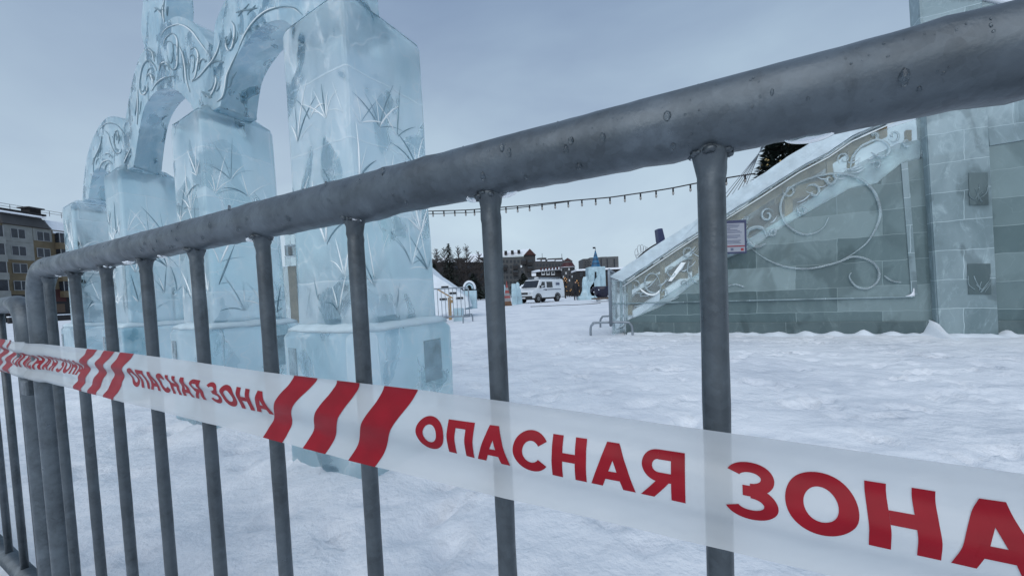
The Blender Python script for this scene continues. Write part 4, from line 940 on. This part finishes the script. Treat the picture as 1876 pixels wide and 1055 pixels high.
mb = MB(); mb.box(q + Vector((-1*u, 0, -1.4*u)), (34*u, 24*u, 2.6*u)); mb.build('board', 'dark_wood', bt)
for x, y in ((1097, 531), (1088, 535), (1114, 542)):
    mb = MB(); mb.ball(at(x, y, Y - 15*u), 1.1*u, 2); mb.build('spot', 'far_snow', bt, smooth=True)
mb = MB(); mb.lathe([(1.8*u, -3*u), (2.6*u, 0), (1.8*u, 3*u)], q + Vector((-19*u, 0, 14*u)), 10); mb.build('bow_knob', 'navy', bt, smooth=True)
mb = MB(); mb.lathe([(12*u, -6*u), (12*u, 0)], q, 10); mb.build('stand', 'far_snow', bt)
# things just over the handrail
fl = thing('floodlight', SLp(1212, 446, -.2), 'dark navy tilted box lamp sticking up above the slide handrail', 'lamp')
Y = SLp(1212, 446).y + .3; mb = MB(); mb.prism([at(x, y, Y) for x, y in ((1205, 419), (1214, 418), (1219, 438), (1209, 447), (1207.5, 440))], (0, .16, 0)); mb.build('housing', 'sign_edge', fl, bevel=.01)
mb = MB(); a_ = at(1211, 440, Y + .1); mb.tube([a_, a_ + Vector((0, 0, -.5))], .03, n=6); mb.build('bracket', 'black_plastic', fl)
wo = thing('wire_ornament', base(1175, 24), 'white curled wire ornament on a dark dome behind the slide handrail', 'light ornament')
Y = 24.0; u = Y/FPX
for k, (x, y, a_, b_) in enumerate(((1166, 463, 3, 7), (1171, 457, 3.5, 8), (1176, 455, 3, 7), (1181, 458, 3, 7), (1185, 458, 2.5, 5), (1168, 470, 3, 4))):
    mb = MB(); c_ = at(x, y, Y); mb.tube([c_ + Vector((a_*u*cos(t_), 0, b_*u*sin(t_))) for t_ in np.linspace(0, 2*pi, 13)[:-1]], .45*u, n=5, closed=True); mb.build('wire_loop', 'wire_white', wo, smooth=True)
mb = MB(); c_ = at(1172, 480, Y); mb.lathe([(17*u, -28*u), (16*u, -6*u), (13*u, 3*u), (7*u, 8*u), (1*u, 10*u)], c_ + Vector((8*u, 0, 0)), 14); mb.build('dome', 'cloth_dark', wo, smooth=True)
mb = MB(); mb.tube(spline([at(1166, 476, Y), at(1180, 462, Y), at(1201, 448, Y), at(1212, 446, Y)], 4), [1.5*u]*12 + [1*u], n=6); mb.build('dark_arm', 'cloth_dark', wo, smooth=True)
# ------------------------------------------------------------------ person
def person(q, label, hgt=1.72):
    o = thing('person', q, label, 'person')
    me = bpy.data.meshes.new('body'); J = [(0, 0, .93), (0, 0, 1.12), (0, 0, 1.40), (0, 0, 1.50), (0, 0, 1.60), (0, 0, 1.70), (.17, 0, 1.40), (.23, .02, 1.14), (.22, -.05, .90), (.21, -.07, .80), (-.17, 0, 1.40), (-.23, .02, 1.14), (-.22, -.05, .90), (-.21, -.07, .80), (.09, 0, .86), (.10, -.02, .48), (.10, .03, .08), (.10, -.10, .04), (-.09, 0, .86), (-.10, .03, .48), (-.11, .08, .08), (-.11, -.05, .04)]
    E_ = [(0, 1), (1, 2), (2, 3), (3, 4), (4, 5), (2, 6), (6, 7), (7, 8), (8, 9), (2, 10), (10, 11), (11, 12), (12, 13), (0, 14), (14, 15), (15, 16), (16, 17), (0, 18), (18, 19), (19, 20), (20, 21)]
    R_ = [.17, .16, .17, .07, .10, .09, .085, .07, .05, .045, .085, .07, .05, .045, .11, .08, .06, .05, .11, .08, .06, .05]
    me.from_pydata([Vector(j)*hgt/1.72 for j in J], E_, []); ob = bpy.data.objects.new('body', me); COL.objects.link(ob); ob.parent = o; me.materials.append(M['cloth_dark'])
    sk = ob.modifiers.new('skin', 'SKIN'); me.skin_vertices.new() if not me.skin_vertices else None
    for i, r_ in enumerate(R_): me.skin_vertices[0].data[i].radius = (r_, r_)
    me.skin_vertices[0].data[0].use_root = True
    ob.modifiers.new('sub', 'SUBSURF').levels = 1
    mb = MB(); mb.ball(Vector((0, -.055, 1.61)), .075, 2, (1, .7, 1.25)); mb.build('face', 'skin', o, smooth=True, world=False)
    mb = MB(); mb.ball(Vector((0, .01, 1.68)), .115, 2, (1, 1, .75)); mb.build('hat', 'cloth_dark', o, smooth=True, world=False)
    return o
person(gnd(1055.5, 550), 'person in dark winter clothes standing left of the pale ice figure')

# ------------------------------------------------------------------ festoon light string across the square
fs = thing('light_string', at(700, 388, 18), 'black festoon cable of small clear bulbs strung across the grey sky', 'light string')
def fpt(px):                                             # depth shrinks towards the right
    t_ = (px-700)/(1384-700); Y = 1/((1-t_)/17.5 + t_/12.4)
    ys_ = [(700, 389), (790, 387), (870, 384.5), (908, 380.5), (950, 378), (1040, 368.5), (1120, 361.5), (1220, 347), (1270, 337), (1332, 326), (1384, 318)]
    for (a_, ya), (b_, yb) in zip(ys_, ys_[1:]):
        if px <= b_: break
    return at(px, ya + (yb-ya)*(px-a_)/(b_-a_), Y)
mb = MB(); mb.tube(spline([fpt(x) for x in range(700, 1386, 38)] , 3), .022, n=6); mb.build('cable', 'cable', fs, smooth=True)
mb = MB(); L = [(700, 395), (790, 392), (870, 389), (910, 385), (950, 381), (1000, 375), (1045, 369)]
mb.tube(spline([at(x, y, fpt(x).y + .02) for x, y in L], 3), .016, n=6); mb.build('cable', 'cable', fs, smooth=True)
bxs = [713, 733, 753, 773, 793, 813, 833, 853, 869] + [850 + x/3.752 for x in (288, 368, 450, 536, 626, 716, 810, 905, 1003, 1105, 1213, 1320, 1437, 1556, 1680, 1802)] + [1365]
for x in bxs:
    q = fpt(x); mb = MB(); mb.lathe([(.030, -.14), (.030, -.02), (.034, 0)], q, 8); sk = mb.build('bulb_socket', 'cable', fs, smooth=True)
    mb = MB(); mb.lathe([(.01, -.25), (.035, -.22), (.042, -.18), (.025, -.135)], q, 8); mb.build('bulb', 'bulb_glass', sk, smooth=True)
# ------------------------------------------------------------------ Christmas tree and its wires
TY = 12.8
ct = thing('christmas_tree', base(1442, TY), 'tall dark decorated Christmas tree rising behind the slide handrail', 'christmas tree')
tip = at(1440, 185, TY); bq = base(1450, TY); Ht = tip.z
mb = MB(); mb.tube([bq, Vector((bq.x, TY, Ht*.97))], [.12, .02], n=8); mb.build('trunk', 'bark', ct)
mb = MB(); rnd = random.Random(2)
for k in range(17000):
    h_ = rnd.random()**1.25; r_ = 2.0*(1-h_)**.8*rnd.uniform(.45, 1.0) + .03; a_ = rnd.uniform(0, 2*pi)
    c_ = Vector((bq.x + (tip.x-bq.x)*h_ + r_*cos(a_), TY + r_*sin(a_), .35 + (Ht-.35)*h_)); L = rnd.uniform(.10, .22)
    d_ = Vector((cos(a_), sin(a_), rnd.uniform(-.5, .35)))*L; s_ = Vector((-sin(a_), cos(a_), rnd.uniform(-.4, .4)))*L*.28
    mb.face([c_ - s_, c_ + d_, c_ + s_, c_ - d_*.3])
mb.build('needles', 'needles_tree', ct, fix=False)
for k in range(90):
    h_ = rnd.uniform(.2, .95); a_ = rnd.uniform(pi*.9, 2.1*pi); r_ = 2.0*(1-h_)**.8*.97 + .03
    mb = MB(); mb.ball(Vector((bq.x + (tip.x-bq.x)*h_ + r_*cos(a_), TY + r_*sin(a_), .35 + (Ht-.35)*h_)), rnd.uniform(.025, .045), 2); mb.build('bauble', 'bauble', ct, smooth=True)
for k in range(6):
    a_ = at(1392 - k*1.5 + 14, 262, TY - .6 + .2*k); b_ = at(1302 + k*9, 389, TY - .6 + .2*k)
    d_ = (b_-a_); e_ = a_ + d_*((a_.z)/(-d_.z)) if d_.z < 0 else b_
    top_ = a_ - d_*.45
    mb = MB(); mb.tube([top_, e_], .011, n=5)
    tag(mb.build('guy_wire', 'cable' if k % 2 else 'far_metal', None), 'thin slanting wire running down from the Christmas tree, one of six', 'wire', 'wires beside the Christmas tree')

# ------------------------------------------------------------------ street things seen between the columns
sg = thing('street_sign', base(200, 9.5), 'small white sign with dark frame on a thin post between the ice columns', 'sign')
Y = 5.6
mb = MB(); a_ = [at(x, y, Y) for x, y in ((182, 419), (203.5, 413.5), (204, 439), (183, 447))]; mb.prism(a_, (0.02, .02, 0)); mb.build('board', 'sign_edge', sg)
mb = MB(); a_ = [at(x, y, Y - .012) for x, y in ((184, 421.5), (202, 417), (202.5, 437.5), (185, 444.5))]; mb.prism(a_, (0, .004, 0)); f_ = mb.build('face', 'white_frame', sg)
mb = MB()
for k in range(3):
    a_, b_ = at(187, 426.5 + k*5, Y - .016), at(199, 423.5 + k*5, Y - .016); mb.prism([a_, b_, b_ - Vector((0, 0, .012)), a_ - Vector((0, 0, .012))], (0, .002, 0))
mb.build('printed_lines', 'ink', f_)
mb = MB(); a_ = at(205.5, 447, Y); mb.tube([(a_.x, a_.y, at(205, 416, Y).z), (a_.x, a_.y, -.1)], .017, n=8); mb.build('post', 'black_plastic', sg, smooth=True)
sp_ = thing('brown_post', base(336, 9), 'dark brown slim post with pale edge in the gap between second and third columns', 'post')  # plain dark brown post, carries no lamp
Y = 9.0; a_ = at(334, 470, Y); mb = MB(); mb.tube([(a_.x, a_.y, 1.9), (a_.x, a_.y, -.1)], .05, n=8); mb.build('shaft', 'dark_wood', sp_, smooth=True)
mb = MB(); mb.box((a_.x + .085, a_.y, 1.0), (.035, .08, 2.0)); mb.build('edge_strip', 'white_frame', sp_)
ip = thing('ice_post', base(536, 4.9), 'slim post of clear ice with sandy boards inside behind the nearest ice column', 'ice post')
Y = 4.9
for k, (y0, y1, mt) in enumerate(((425, 448, 'panel_ice'), (448.5, 468, 'clear_ice'), (468.5, 487, 'panel_ice'), (487.5, 585, 'panel_ice'))):
    mb = MB(); wb(mb, 521, 549, y0, y1 + (40 if k == 3 else 0), Y, .18); mb.build('block', mt, ip, bevel=.008)
mb = MB(); wb(mb, 531, 545, 487, 592, Y + .05, .05); mb.build('board', 'board_pale', ip)
mb = MB(); wb(mb, 529, 534, 452, 468, Y + .05, .05); mb.build('board', 'dark_wood', ip)

# ------------------------------------------------------------------ buildings
# apartment block on the far left: its street front runs away from the camera
A0, B0 = at(8, 480, 58), at(100, 480, 64); A0.z = B0.z = 0
bd = (B0-A0).normalized(); bn = Vector((bd.y, -bd.x, 0))
if bn.dot(-A0) < 0: bn = -bn
def bpix(x, y, o_=0.0): return onplane(x, y, A0, bn) + bn*o_
def bs(x, y): q = onplane(x, y, A0, bn); return (q-A0).dot(bd), q.z
def B(s_, z_, o_=0.0): return A0 + bd*s_ + bn*o_ + Vector((0, 0, z_))
apt = thing('apartment_building', A0, 'grey and ochre apartment block with snowy roof at the left edge of the square', 'apartment block')
ztop = bs(50, 415)[1]; Lr = (B0-A0).length
fl_h = bs(35, 428)[1] - bs(35, 459.5)[1]
def bquad(mb, s0, s1, z0, z1, o_, t_): mb.prism([B(s0, z0, o_), B(s1, z0, o_), B(s1, z1, o_), B(s0, z1, o_)], bn*t_)
mb = MB(); bquad(mb, -14, Lr + 9, -.2, ztop, -12, 12); wl = mb.build('wall', 'panel_ochre', apt)
s_mid_ = bs(60, 440)[0]
for k, (s0, s1, z0, z1, mt) in enumerate(((.15, s_mid_, bs(30, 443)[1], ztop - .1, 'panel_light'), (s_mid_ + .06, Lr - .1, bs(80, 442)[1], ztop - .1, 'panel_light'), (.15, s_mid_, bs(30, 476)[1], bs(30, 443.4)[1], 'panel_light'), (-14, Lr + 9, -.1, bs(30, 540)[1], 'panel_dark'))):
    mb = MB(); bquad(mb, s0, s1, z0, z1, .03, .04); mb.build('facade_panel', mt, apt)
mb = MB(); mb.prism([B(.0, ztop, .5), B(Lr - .3, ztop, .5), B(Lr - .9, ztop + 2.2, -.9), B(.1, ztop + 2.2, -.9)], -bn*3); rf = mb.build('attic', 'panel_dim', apt)
mb = MB(); mb.prism([B(0, ztop + 1.65, .02), B(Lr - .7, ztop + 1.65, .02), B(Lr - .9, ztop + 1.95, -.55), B(.1, ztop + 1.95, -.55)], bn*.2 + Vector((0, 0, .1))); mb.build('snow_band', 'roof_snow', apt)
mb = MB(); bquad(mb, -.2, Lr, ztop + 2.2, ztop + 2.5, -12, 11.3); mb.build('roof', 'panel_dark', apt)
for s0, s1 in ((-14, -.3), (Lr + .1, Lr + 9)):
    mb = MB(); mb.prism([B(s0, ztop - .6, .3), B(s1, ztop - .6, .3), B(s1, ztop + 1.7, -1.3), B(s0, ztop + 1.7, -1.3)], -bn*4); mb.build('snowy_roof', 'roof_snow', apt)
s_c = bs(80, 395)[0]; mb = MB(); bquad(mb, s_c - .7, s_c + .7, ztop + 2.4, ztop + 3.3, -3, 1.6); ch_ = mb.build('chimney', 'panel_dark', apt)
mb = MB(); bquad(mb, s_c - 1.0, s_c + 1.0, ztop + 3.3, ztop + 3.5, -3.3, 2.2); mb.build('chimney_cap', 'panel_dim', ch_)
mb = MB()
for k in range(12): mb.tube([B(-6 + k*1.6, ztop + 2.4, -1.2), B(-6 + k*1.6, ztop + 3.3, -1.2)], .03, n=4)
for dz in (2.9, 3.3): mb.tube([B(-8, ztop + dz, -1.2), B(Lr + 4, ztop + dz, -1.2)], .03, n=4)
mb.build('roof_railing', 'cable', apt)
for px, row in ((32, 0), (78, 0), (34, 1), (79, 1), (36, 2), (82, 2), (38, 3), (84, 3)):
    s_, z_ = bs(px, 428 + row*31.5); z_ = bs(33, 428)[1] - row*fl_h
    mb = MB(); bquad(mb, s_ - .85, s_ + .85, z_ - .78, z_ + .75, .075, .05); f_ = mb.build('window', 'frame_dull', apt)
    for a_, b_ in ((-.77, -.06), (.06, .77)):
        mb = MB(); bquad(mb, s_ + a_, s_ + b_, z_ - .70, z_ + .67, .127, .01); mb.build('pane', 'glass_dark', f_)
for s0, s1 in ((-5.5, -.2), (Lr + .2, Lr + 5)):
    for row in range(4):
        z_ = bs(33, 428)[1] - row*fl_h
        mb = MB(); bquad(mb, s0, s1, z_ - 1.9, z_ - .85, .05, .9); bl = mb.build('balcony', ('panel_light' if s0 < 0 else 'panel_ochre'), apt)
        mb = MB(); bquad(mb, s0 + .1, s1 - .1, z_ - .85, z_ + .8, .05, .8); gl_ = mb.build('balcony_glazing', 'glass_dark', bl)
        mb = MB()
        for q in range(4): bquad(mb, s0 + .1 + (s1-s0-.3)*q/3, s0 + .2 + (s1-s0-.3)*q/3, z_ - .85, z_ + .8, .851, .03)
        mb.build('glazing_bars', 'frame_dull', bl)
for k, (x0, x1, y0, y1, mt) in enumerate(((96, 120, 530, 552, 'shop_red'), (100, 118, 557, 572, 'dark_wood'), (10, 25, 545, 575, 'shop_red'))):
    (s0, z1), (s1, z0) = bs(x0, y0), bs(x1, y1); mb = MB(); bquad(mb, s0, s1, max(.1, z0), z1, .08, .12); mb.build('shop_front', mt, apt)
kw = thing('low_wall', B(0, 0, 14), 'low dark wall with a snowy top in front of the left apartment block', 'wall'); kw['kind'] = 'thing'
mb = MB(); bquad(mb, -10, 30, -.1, .75, 15, .3); mb.build('masonry', 'panel_dark', kw)
mb = MB(); bquad(mb, -10, 30, .75, .88, 14.95, .4); mb.build('snow_cap', 'roof_snow', kw)

def windows(t, mat, x0, x1, y0, y1, nx, ny, Y, fw=.5, fh=.5, sk=0, lit=()):
    for i in range(nx):
        for j in range(ny):
            if sk and random.random() < sk: continue
            cx_, cy_ = x0 + (x1-x0)*(i+.5)/nx, y0 + (y1-y0)*(j+.5)/ny; w_, h_ = (x1-x0)/nx*fw/2, (y1-y0)/ny*fh/2
            mb = MB(); wb(mb, cx_-w_, cx_+w_, cy_-h_, cy_+h_, Y - .12, .1); mb.build('window', 'lamp_gold' if (i, j) in lit else mat, t)
# long dark block behind the trees
random.seed(3)
t = thing('apartment_building', base(830, 105), 'long low dark building behind the bare trees left of the grey bar', 'apartment block')
mb = MB(); wb(mb, 700, 905, 478, 545, 105, 14); mb.build('wall', 'panel_dark', t)
mb = MB(); wb(mb, 700, 908, 475, 478.5, 104.5, 15); mb.build('roof', 'panel_dim', t)
windows(t, 'glass_dark', 795, 900, 484, 538, 9, 4, 105)
for x in (800, 850): 
    mb = MB(); Y = 104; mb.prism([at(x, 480, Y), at(x + 18, 468, Y), at(x + 36, 480, Y)], (0, 12, 0)); mb.build('gable', 'roof_snow', t)
# five-storey block with a snowy pitched roof
Y = 130
t = thing('apartment_building', base(945, Y), 'five storey grey block with snowy pitched roof and dark red gable', 'apartment block')
mb = MB(); wb(mb, 860, 962, 472, 540, Y, 12); mb.build('wall', 'panel_grey', t)
mb = MB(); wb(mb, 962.2, 982, 467, 540, Y, 12); mb.build('end_wall', 'panel_dim', t)
mb = MB(); mb.prism([at(860, 474, Y - .6), at(960, 467.5, Y - .6), at(970, 456, Y + 3), at(860, 466, Y + 3)], (0, 5, .4)); rf = mb.build('roof', 'roof_snow', t)
for x in (924, 936, 948):
    mb = MB(); wb(mb, x, x + 5, 459.5 - (x-924)*.07, 466 - (x-924)*.12, Y - .4, 2); mb.build('dormer', 'panel_dark', rf)
mb = MB(); mb.prism([at(960, 467, Y - .8), at(970.5, 455.5, Y - .8), at(982, 467, Y - .8)], (0, 10, 0)); mb.build('gable', 'brown_red', t)
windows(t, 'glass_dark', 912, 960, 474, 532, 7, 6, Y, .55, .5, lit=())
windows(t, 'glass_dark', 964, 980, 472, 532, 2, 5, Y, .4, .5)
for x, y in ((940, 487), (940, 499), (920, 489), (955, 478), (966, 480), (966, 492)):
    mb = MB(); wb(mb, x, x + 9, y, y + 6, Y - 1.4, 1.3); bl = mb.build('balcony', 'panel_dark', t)
    mb = MB(); wb(mb, x + .5, x + 8.5, y - 4, y, Y - 1.2, 1); mb.build('balcony_glazing', 'glass_dark', bl)
mb = MB(); wb(mb, 953.5, 956.5, 486, 490, Y - 1.6, .1); mb.build('lit_window', 'white_frame', t)
# far office with a round drum on its roof
Y = 190
t = thing('office_building', base(1005, Y), 'flat roofed grey building with a round drum on top and a snowy cornice', 'building')
mb = MB(); wb(mb, 980, 1034, 477, 540, Y, 14); mb.build('wall', 'panel_dim', t)
mb = MB(); q = at(994.5, 470, Y); u = Y/FPX; mb.lathe([(9.5*u, -7*u), (9.5*u, -.5*u), (9*u, 0)], q + Vector((0, 8, 0)), 16); mb.build('drum', 'panel_grey', t)
mb = MB(); wb(mb, 1004, 1031, 473, 477, Y + 2, 10); mb.build('penthouse', 'panel_grey', t)
for x0, x1 in ((980, 990), (993, 999), (1003, 1016), (1018, 1030)):
    mb = MB(); wb(mb, x0, x1, 476.2, 478.4, Y - .4, 2); mb.build('snow_cornice', 'roof_snow', t)
for x, y0 in ((993, 464), (1029, 465)):
    mb = MB(); wb(mb, x, x + .7, y0, 473, Y + 1, .3); mb.build('aerial', 'cable', t)
windows(t, 'glass_dark', 982, 1033, 481, 520, 9, 4, Y, .55, .45)
# low snowy-roofed arcade with red posts
Y = 96
t = thing('market_hall', base(1005, Y), 'low dark hall with snow covered sloping roof and arched windows', 'hall')
mb = MB(); wb(mb, 972, 1036, 497, 540, Y, 10); mb.build('wall', 'panel_dark', t)
mb = MB(); mb.prism([at(975, 499, Y - .8), at(1034, 493, Y - .8), at(1036, 489.5, Y + 3), at(984, 496, Y + 3)], (0, 5, .5)); rf = mb.build('roof', 'roof_snow', t)
for k in range(7):
    x = 990 + k*6; mb = MB(); wb(mb, x, x + 3, 490.5 - k*.4, 495 - k*.5, Y - .2, 1.2); mb.build('dormer', 'maroon', rf)
for x in (992, 1001, 1010):
    mb = MB(); wb(mb, x, x + 6.4, 497.2, 504, Y - .2, .15); f_ = mb.build('window', 'white_frame', t)
    mb = MB(); wb(mb, x + .9, x + 5.5, 497.8, 501.5, Y - .3, .08); mb.build('pane', 'glass_dark', f_)
mb = MB(); wb(mb, 974, 982, 500, 506, Y - .6, .5); mb.build('snow_drift', 'roof_snow', t)
# round turret house with a dark red roof
Y = 90; u = Y/FPX
t = thing('turret_house', base(1045.5, Y), 'round two tier turret house with dark red roofs', 'house')
q = Vector((at(1045.5, 500, Y).x, Y + 4, 0)); zz_ = lambda y: at(1045.5, y, Y).z
mb = MB(); mb.lathe([(13*u, -.1), (13*u, zz_(487))], q, 12); mb.build('wall', 'panel_dim', t)
mb = MB(); mb.lathe([(14.2*u, zz_(487)), (13*u, zz_(485)), (9.5*u, zz_(479))], q, 12); mb.build('roof', 'maroon', t)
mb = MB(); mb.lathe([(14.4*u, zz_(487.8)), (14.4*u, zz_(487.1))], q, 12); mb.build('snow_eave', 'roof_snow', t)
mb = MB(); mb.lathe([(9*u, zz_(479)), (9*u, zz_(476))], q, 12); mb.build('upper_wall', 'panel_grey', t)
mb = MB(); mb.lathe([(9.8*u, zz_(476)), (5*u, zz_(472.5)), (.4*u, zz_(469.5))], q, 12); mb.build('upper_roof', 'brown_red', t)
for row in range(4):
    for k in range(7):
        a_ = pi + pi*(k+.5)/7; c_ = q + Vector((13.05*u*cos(a_), 13.05*u*sin(a_), zz_(492 + row*7)))
        mb = MB(); mb.box(c_, (2*u, .12, 4*u), a_ + pi/2); mb.build('window', 'glass_dark' if (k + row) % 3 else 'white_frame', t)
# big far slab block
Y = 260
t = thing('apartment_building', base(1100, Y), 'big plain grey slab block far away behind the blue spire', 'apartment block')
for x0, x1, y0, mt in ((1069, 1082, 474, 'panel_dim'), (1082.1, 1101, 471.5, 'panel_grey'), (1101.1, 1112.5, 470.5, 'panel_grey'), (1112.6, 1134, 470, 'panel_grey')):
    mb = MB(); wb(mb, x0, x1, y0, 540, Y, 18 - (x0 % 3)); mb.build('wall_bay', mt, t)
for x0 in (1101, 1112, 1125):
    mb = MB(); wb(mb, x0, x0 + 1.6, 474, 500, Y - .5, .4); mb.build('window_strip', 'glass_dark', t)
windows(t, 'glass_dark', 1070, 1100, 477, 500, 6, 4, Y - .3, .3, .35)
# low dark row with lit trees behind tower
t = thing('shop_row', base(1110, 80), 'row of dark low shops with snowy roof behind the ice tower', 'shops')
mb = MB(); wb(mb, 1058, 1150, 494, 545, 80, 6); mb.build('wall', 'panel_dark', t)
mb = MB(); wb(mb, 1056, 1152, 491, 494.2, 79.6, 7); mb.build('roof', 'roof_snow', t)
windows(t, 'glass_dark', 1060, 1148, 497, 508, 9, 1, 80, .6, .8)

# ------------------------------------------------------------------ trees
def branchy(mbt, mbw, p0, H, rnd, spread=.32, nb_=46, r0=.16, droop=0.0):
    tp_ = p0 + Vector((rnd.uniform(-.2, .2), 0, H))
    mbt.tube([p0 + Vector((0, 0, -.3)), p0 + (tp_-p0)*.5, tp_], [r0, r0*.6, .02], n=6)
    for k in range(nb_):
        h_ = rnd.uniform(.18, .98); c_ = p0 + (tp_-p0)*h_; a_ = rnd.uniform(0, 2*pi); L = H*spread*(1.08-h_)*rnd.uniform(.6, 1.1)
        e_ = c_ + Vector((cos(a_)*L, sin(a_)*L, L*rnd.uniform(.5, 1.1)))
        mbw.tube([c_, (c_+e_)/2 + Vector((0, 0, -.06*L)), e_], [.06, .045, .02], n=4, caps=False)
        for q in range(7):
            f_ = rnd.uniform(.25, 1); s_ = c_ + (e_-c_)*f_; g_ = L*rnd.uniform(.2, .45); b_ = a_ + rnd.uniform(-1.2, 1.2)
            mbw.tube([s_, s_ + Vector((cos(b_)*g_, sin(b_)*g_, g_*rnd.uniform(.3, 1.2)))], [.04, .018], n=3, caps=False)
rnd = random.Random(11)
for k, (px, yt, Y, lab) in enumerate(((804, 455, 84, 'bare thin tree at the left end of the row beside the big ice column'), (818, 452, 92, 'bare wispy tree just left of the dark spruce'), (843, 450, 90, 'slim bare tree standing just right of the dark spruce'), (858, 447, 86, 'tall slender bare tree nearest to the grey barrier bar'), (880, 460, 88, 'bare tree hidden mostly behind the grey barrier bar'))):
    q = base(px, Y); H = at(px, yt, Y).z; t = thing('bare_tree', q, lab, 'tree', 'bare trees beyond the square')
    a_, b_ = MB(), MB(); branchy(a_, b_, q, H, rnd, .30, 95); a_.build('trunk', 'bark', t); b_.build('crown', 'twig', t, fix=False)
def conifer(px, yt, Y, wd, lab, group=None, dens=2600):
    q = base(px, Y); H = at(px, yt, Y).z; t = thing('spruce_tree', q, lab, 'tree', group)
    a_ = MB(); a_.tube([q + Vector((0, 0, -.3)), q + Vector((0, 0, H))], [.2, .02], n=6); a_.build('trunk', 'bark', t)
    b_ = MB()
    for k in range(dens):
        h_ = rnd.random()**1.3; tier = .75 + .35*abs(sin(h_*26)); r_ = wd*(1-h_)**.9*rnd.uniform(.15, 1)*tier + .05; an = rnd.uniform(0, 2*pi)
        c_ = q + Vector((r_*cos(an), r_*sin(an), H*(.08 + .92*h_))); L = rnd.uniform(.3, .7)*(1.2-h_*.7)
        d_ = Vector((cos(an), sin(an), rnd.uniform(-.7, .1)))*L; s_ = Vector((-sin(an), cos(an), rnd.uniform(-.3, .3)))*L*.3
        b_.face([c_ - s_, c_ + d_, c_ + s_, c_ - d_*.4])
    b_.build('crown', 'needles', t, fix=False); return t
conifer(826, 446, 80, 3.6, 'dark spruce tallest in the row of trees left of the grey bar')
conifer(798, 482, 70, 3.0, 'short dark spruce hard against the right side of the big ice column')
conifer(868, 500, 72, 3.2, 'low dark fir behind the little ice arch')
conifer(960, 500, 82, 3.2, 'dark fir rising behind the front of the white van')
def golden(px, yt, Y, lab, seed):
    r2 = random.Random(seed); q = base(px, Y); H = at(px, yt, Y).z; t = thing('lit_tree', q, lab, 'tree', 'trees hung with golden lights')
    a_, b_ = MB(), MB(); branchy(a_, b_, q, H, r2, .45, 50, .1); a_.build('trunk', 'bark', t); b_.build('crown', 'twig', t, fix=False)
    for k in range(20):
        h_ = r2.uniform(.3, 1); an = r2.uniform(0, 2*pi); r_ = H*.42*(1.1-h_)*r2.uniform(.3, 1.1)
        mb = MB(); mb.ball(q + Vector((r_*cos(an), r_*sin(an) - .3, H*h_)), .042, 1); mb.build('golden_light', 'lamp_gold', t)
golden(1036, 508, 48, 'bare tree with golden lights just behind the back of the van', 1)
golden(1058, 513, 56, 'bare tree with golden lights behind the dark clothed person', 2)
golden(1122, 500, 60, 'bare tree with golden lights between the ice tower and the slide', 3)
t = thing('leafless_hedge', base(1050, 62), 'dark leafless hedge along the back of the snowy square', 'hedge')
mb = MB()
for k in range(900):
    x = rnd.uniform(1020, 1100); q = base(x, 62 + rnd.uniform(-1, 1)); a_ = rnd.uniform(0, 2*pi)
    mb.tube([q + Vector((0, 0, rnd.uniform(0, .4))), q + Vector((cos(a_)*.4, sin(a_)*.4, rnd.uniform(.7, 1.9)))], [.03, .01], n=3, caps=False)
mb.build('twigs', 'twig', t, fix=False)
bpy.context.view_layer.update()

mb = MB(); mb.tube(spline([gnd(x, y) + Vector((0, 0, .01)) for x, y in ((972, 562), (1000, 561), (1030, 559.5), (1062, 558.5), (1100, 555.5))], 5), .022, n=5)
tag(mb.build('ground_cable', 'cable', None, smooth=True), 'thin dark cable lying across the snow in front of the white van', 'cable')
bpy.context.view_layer.update()
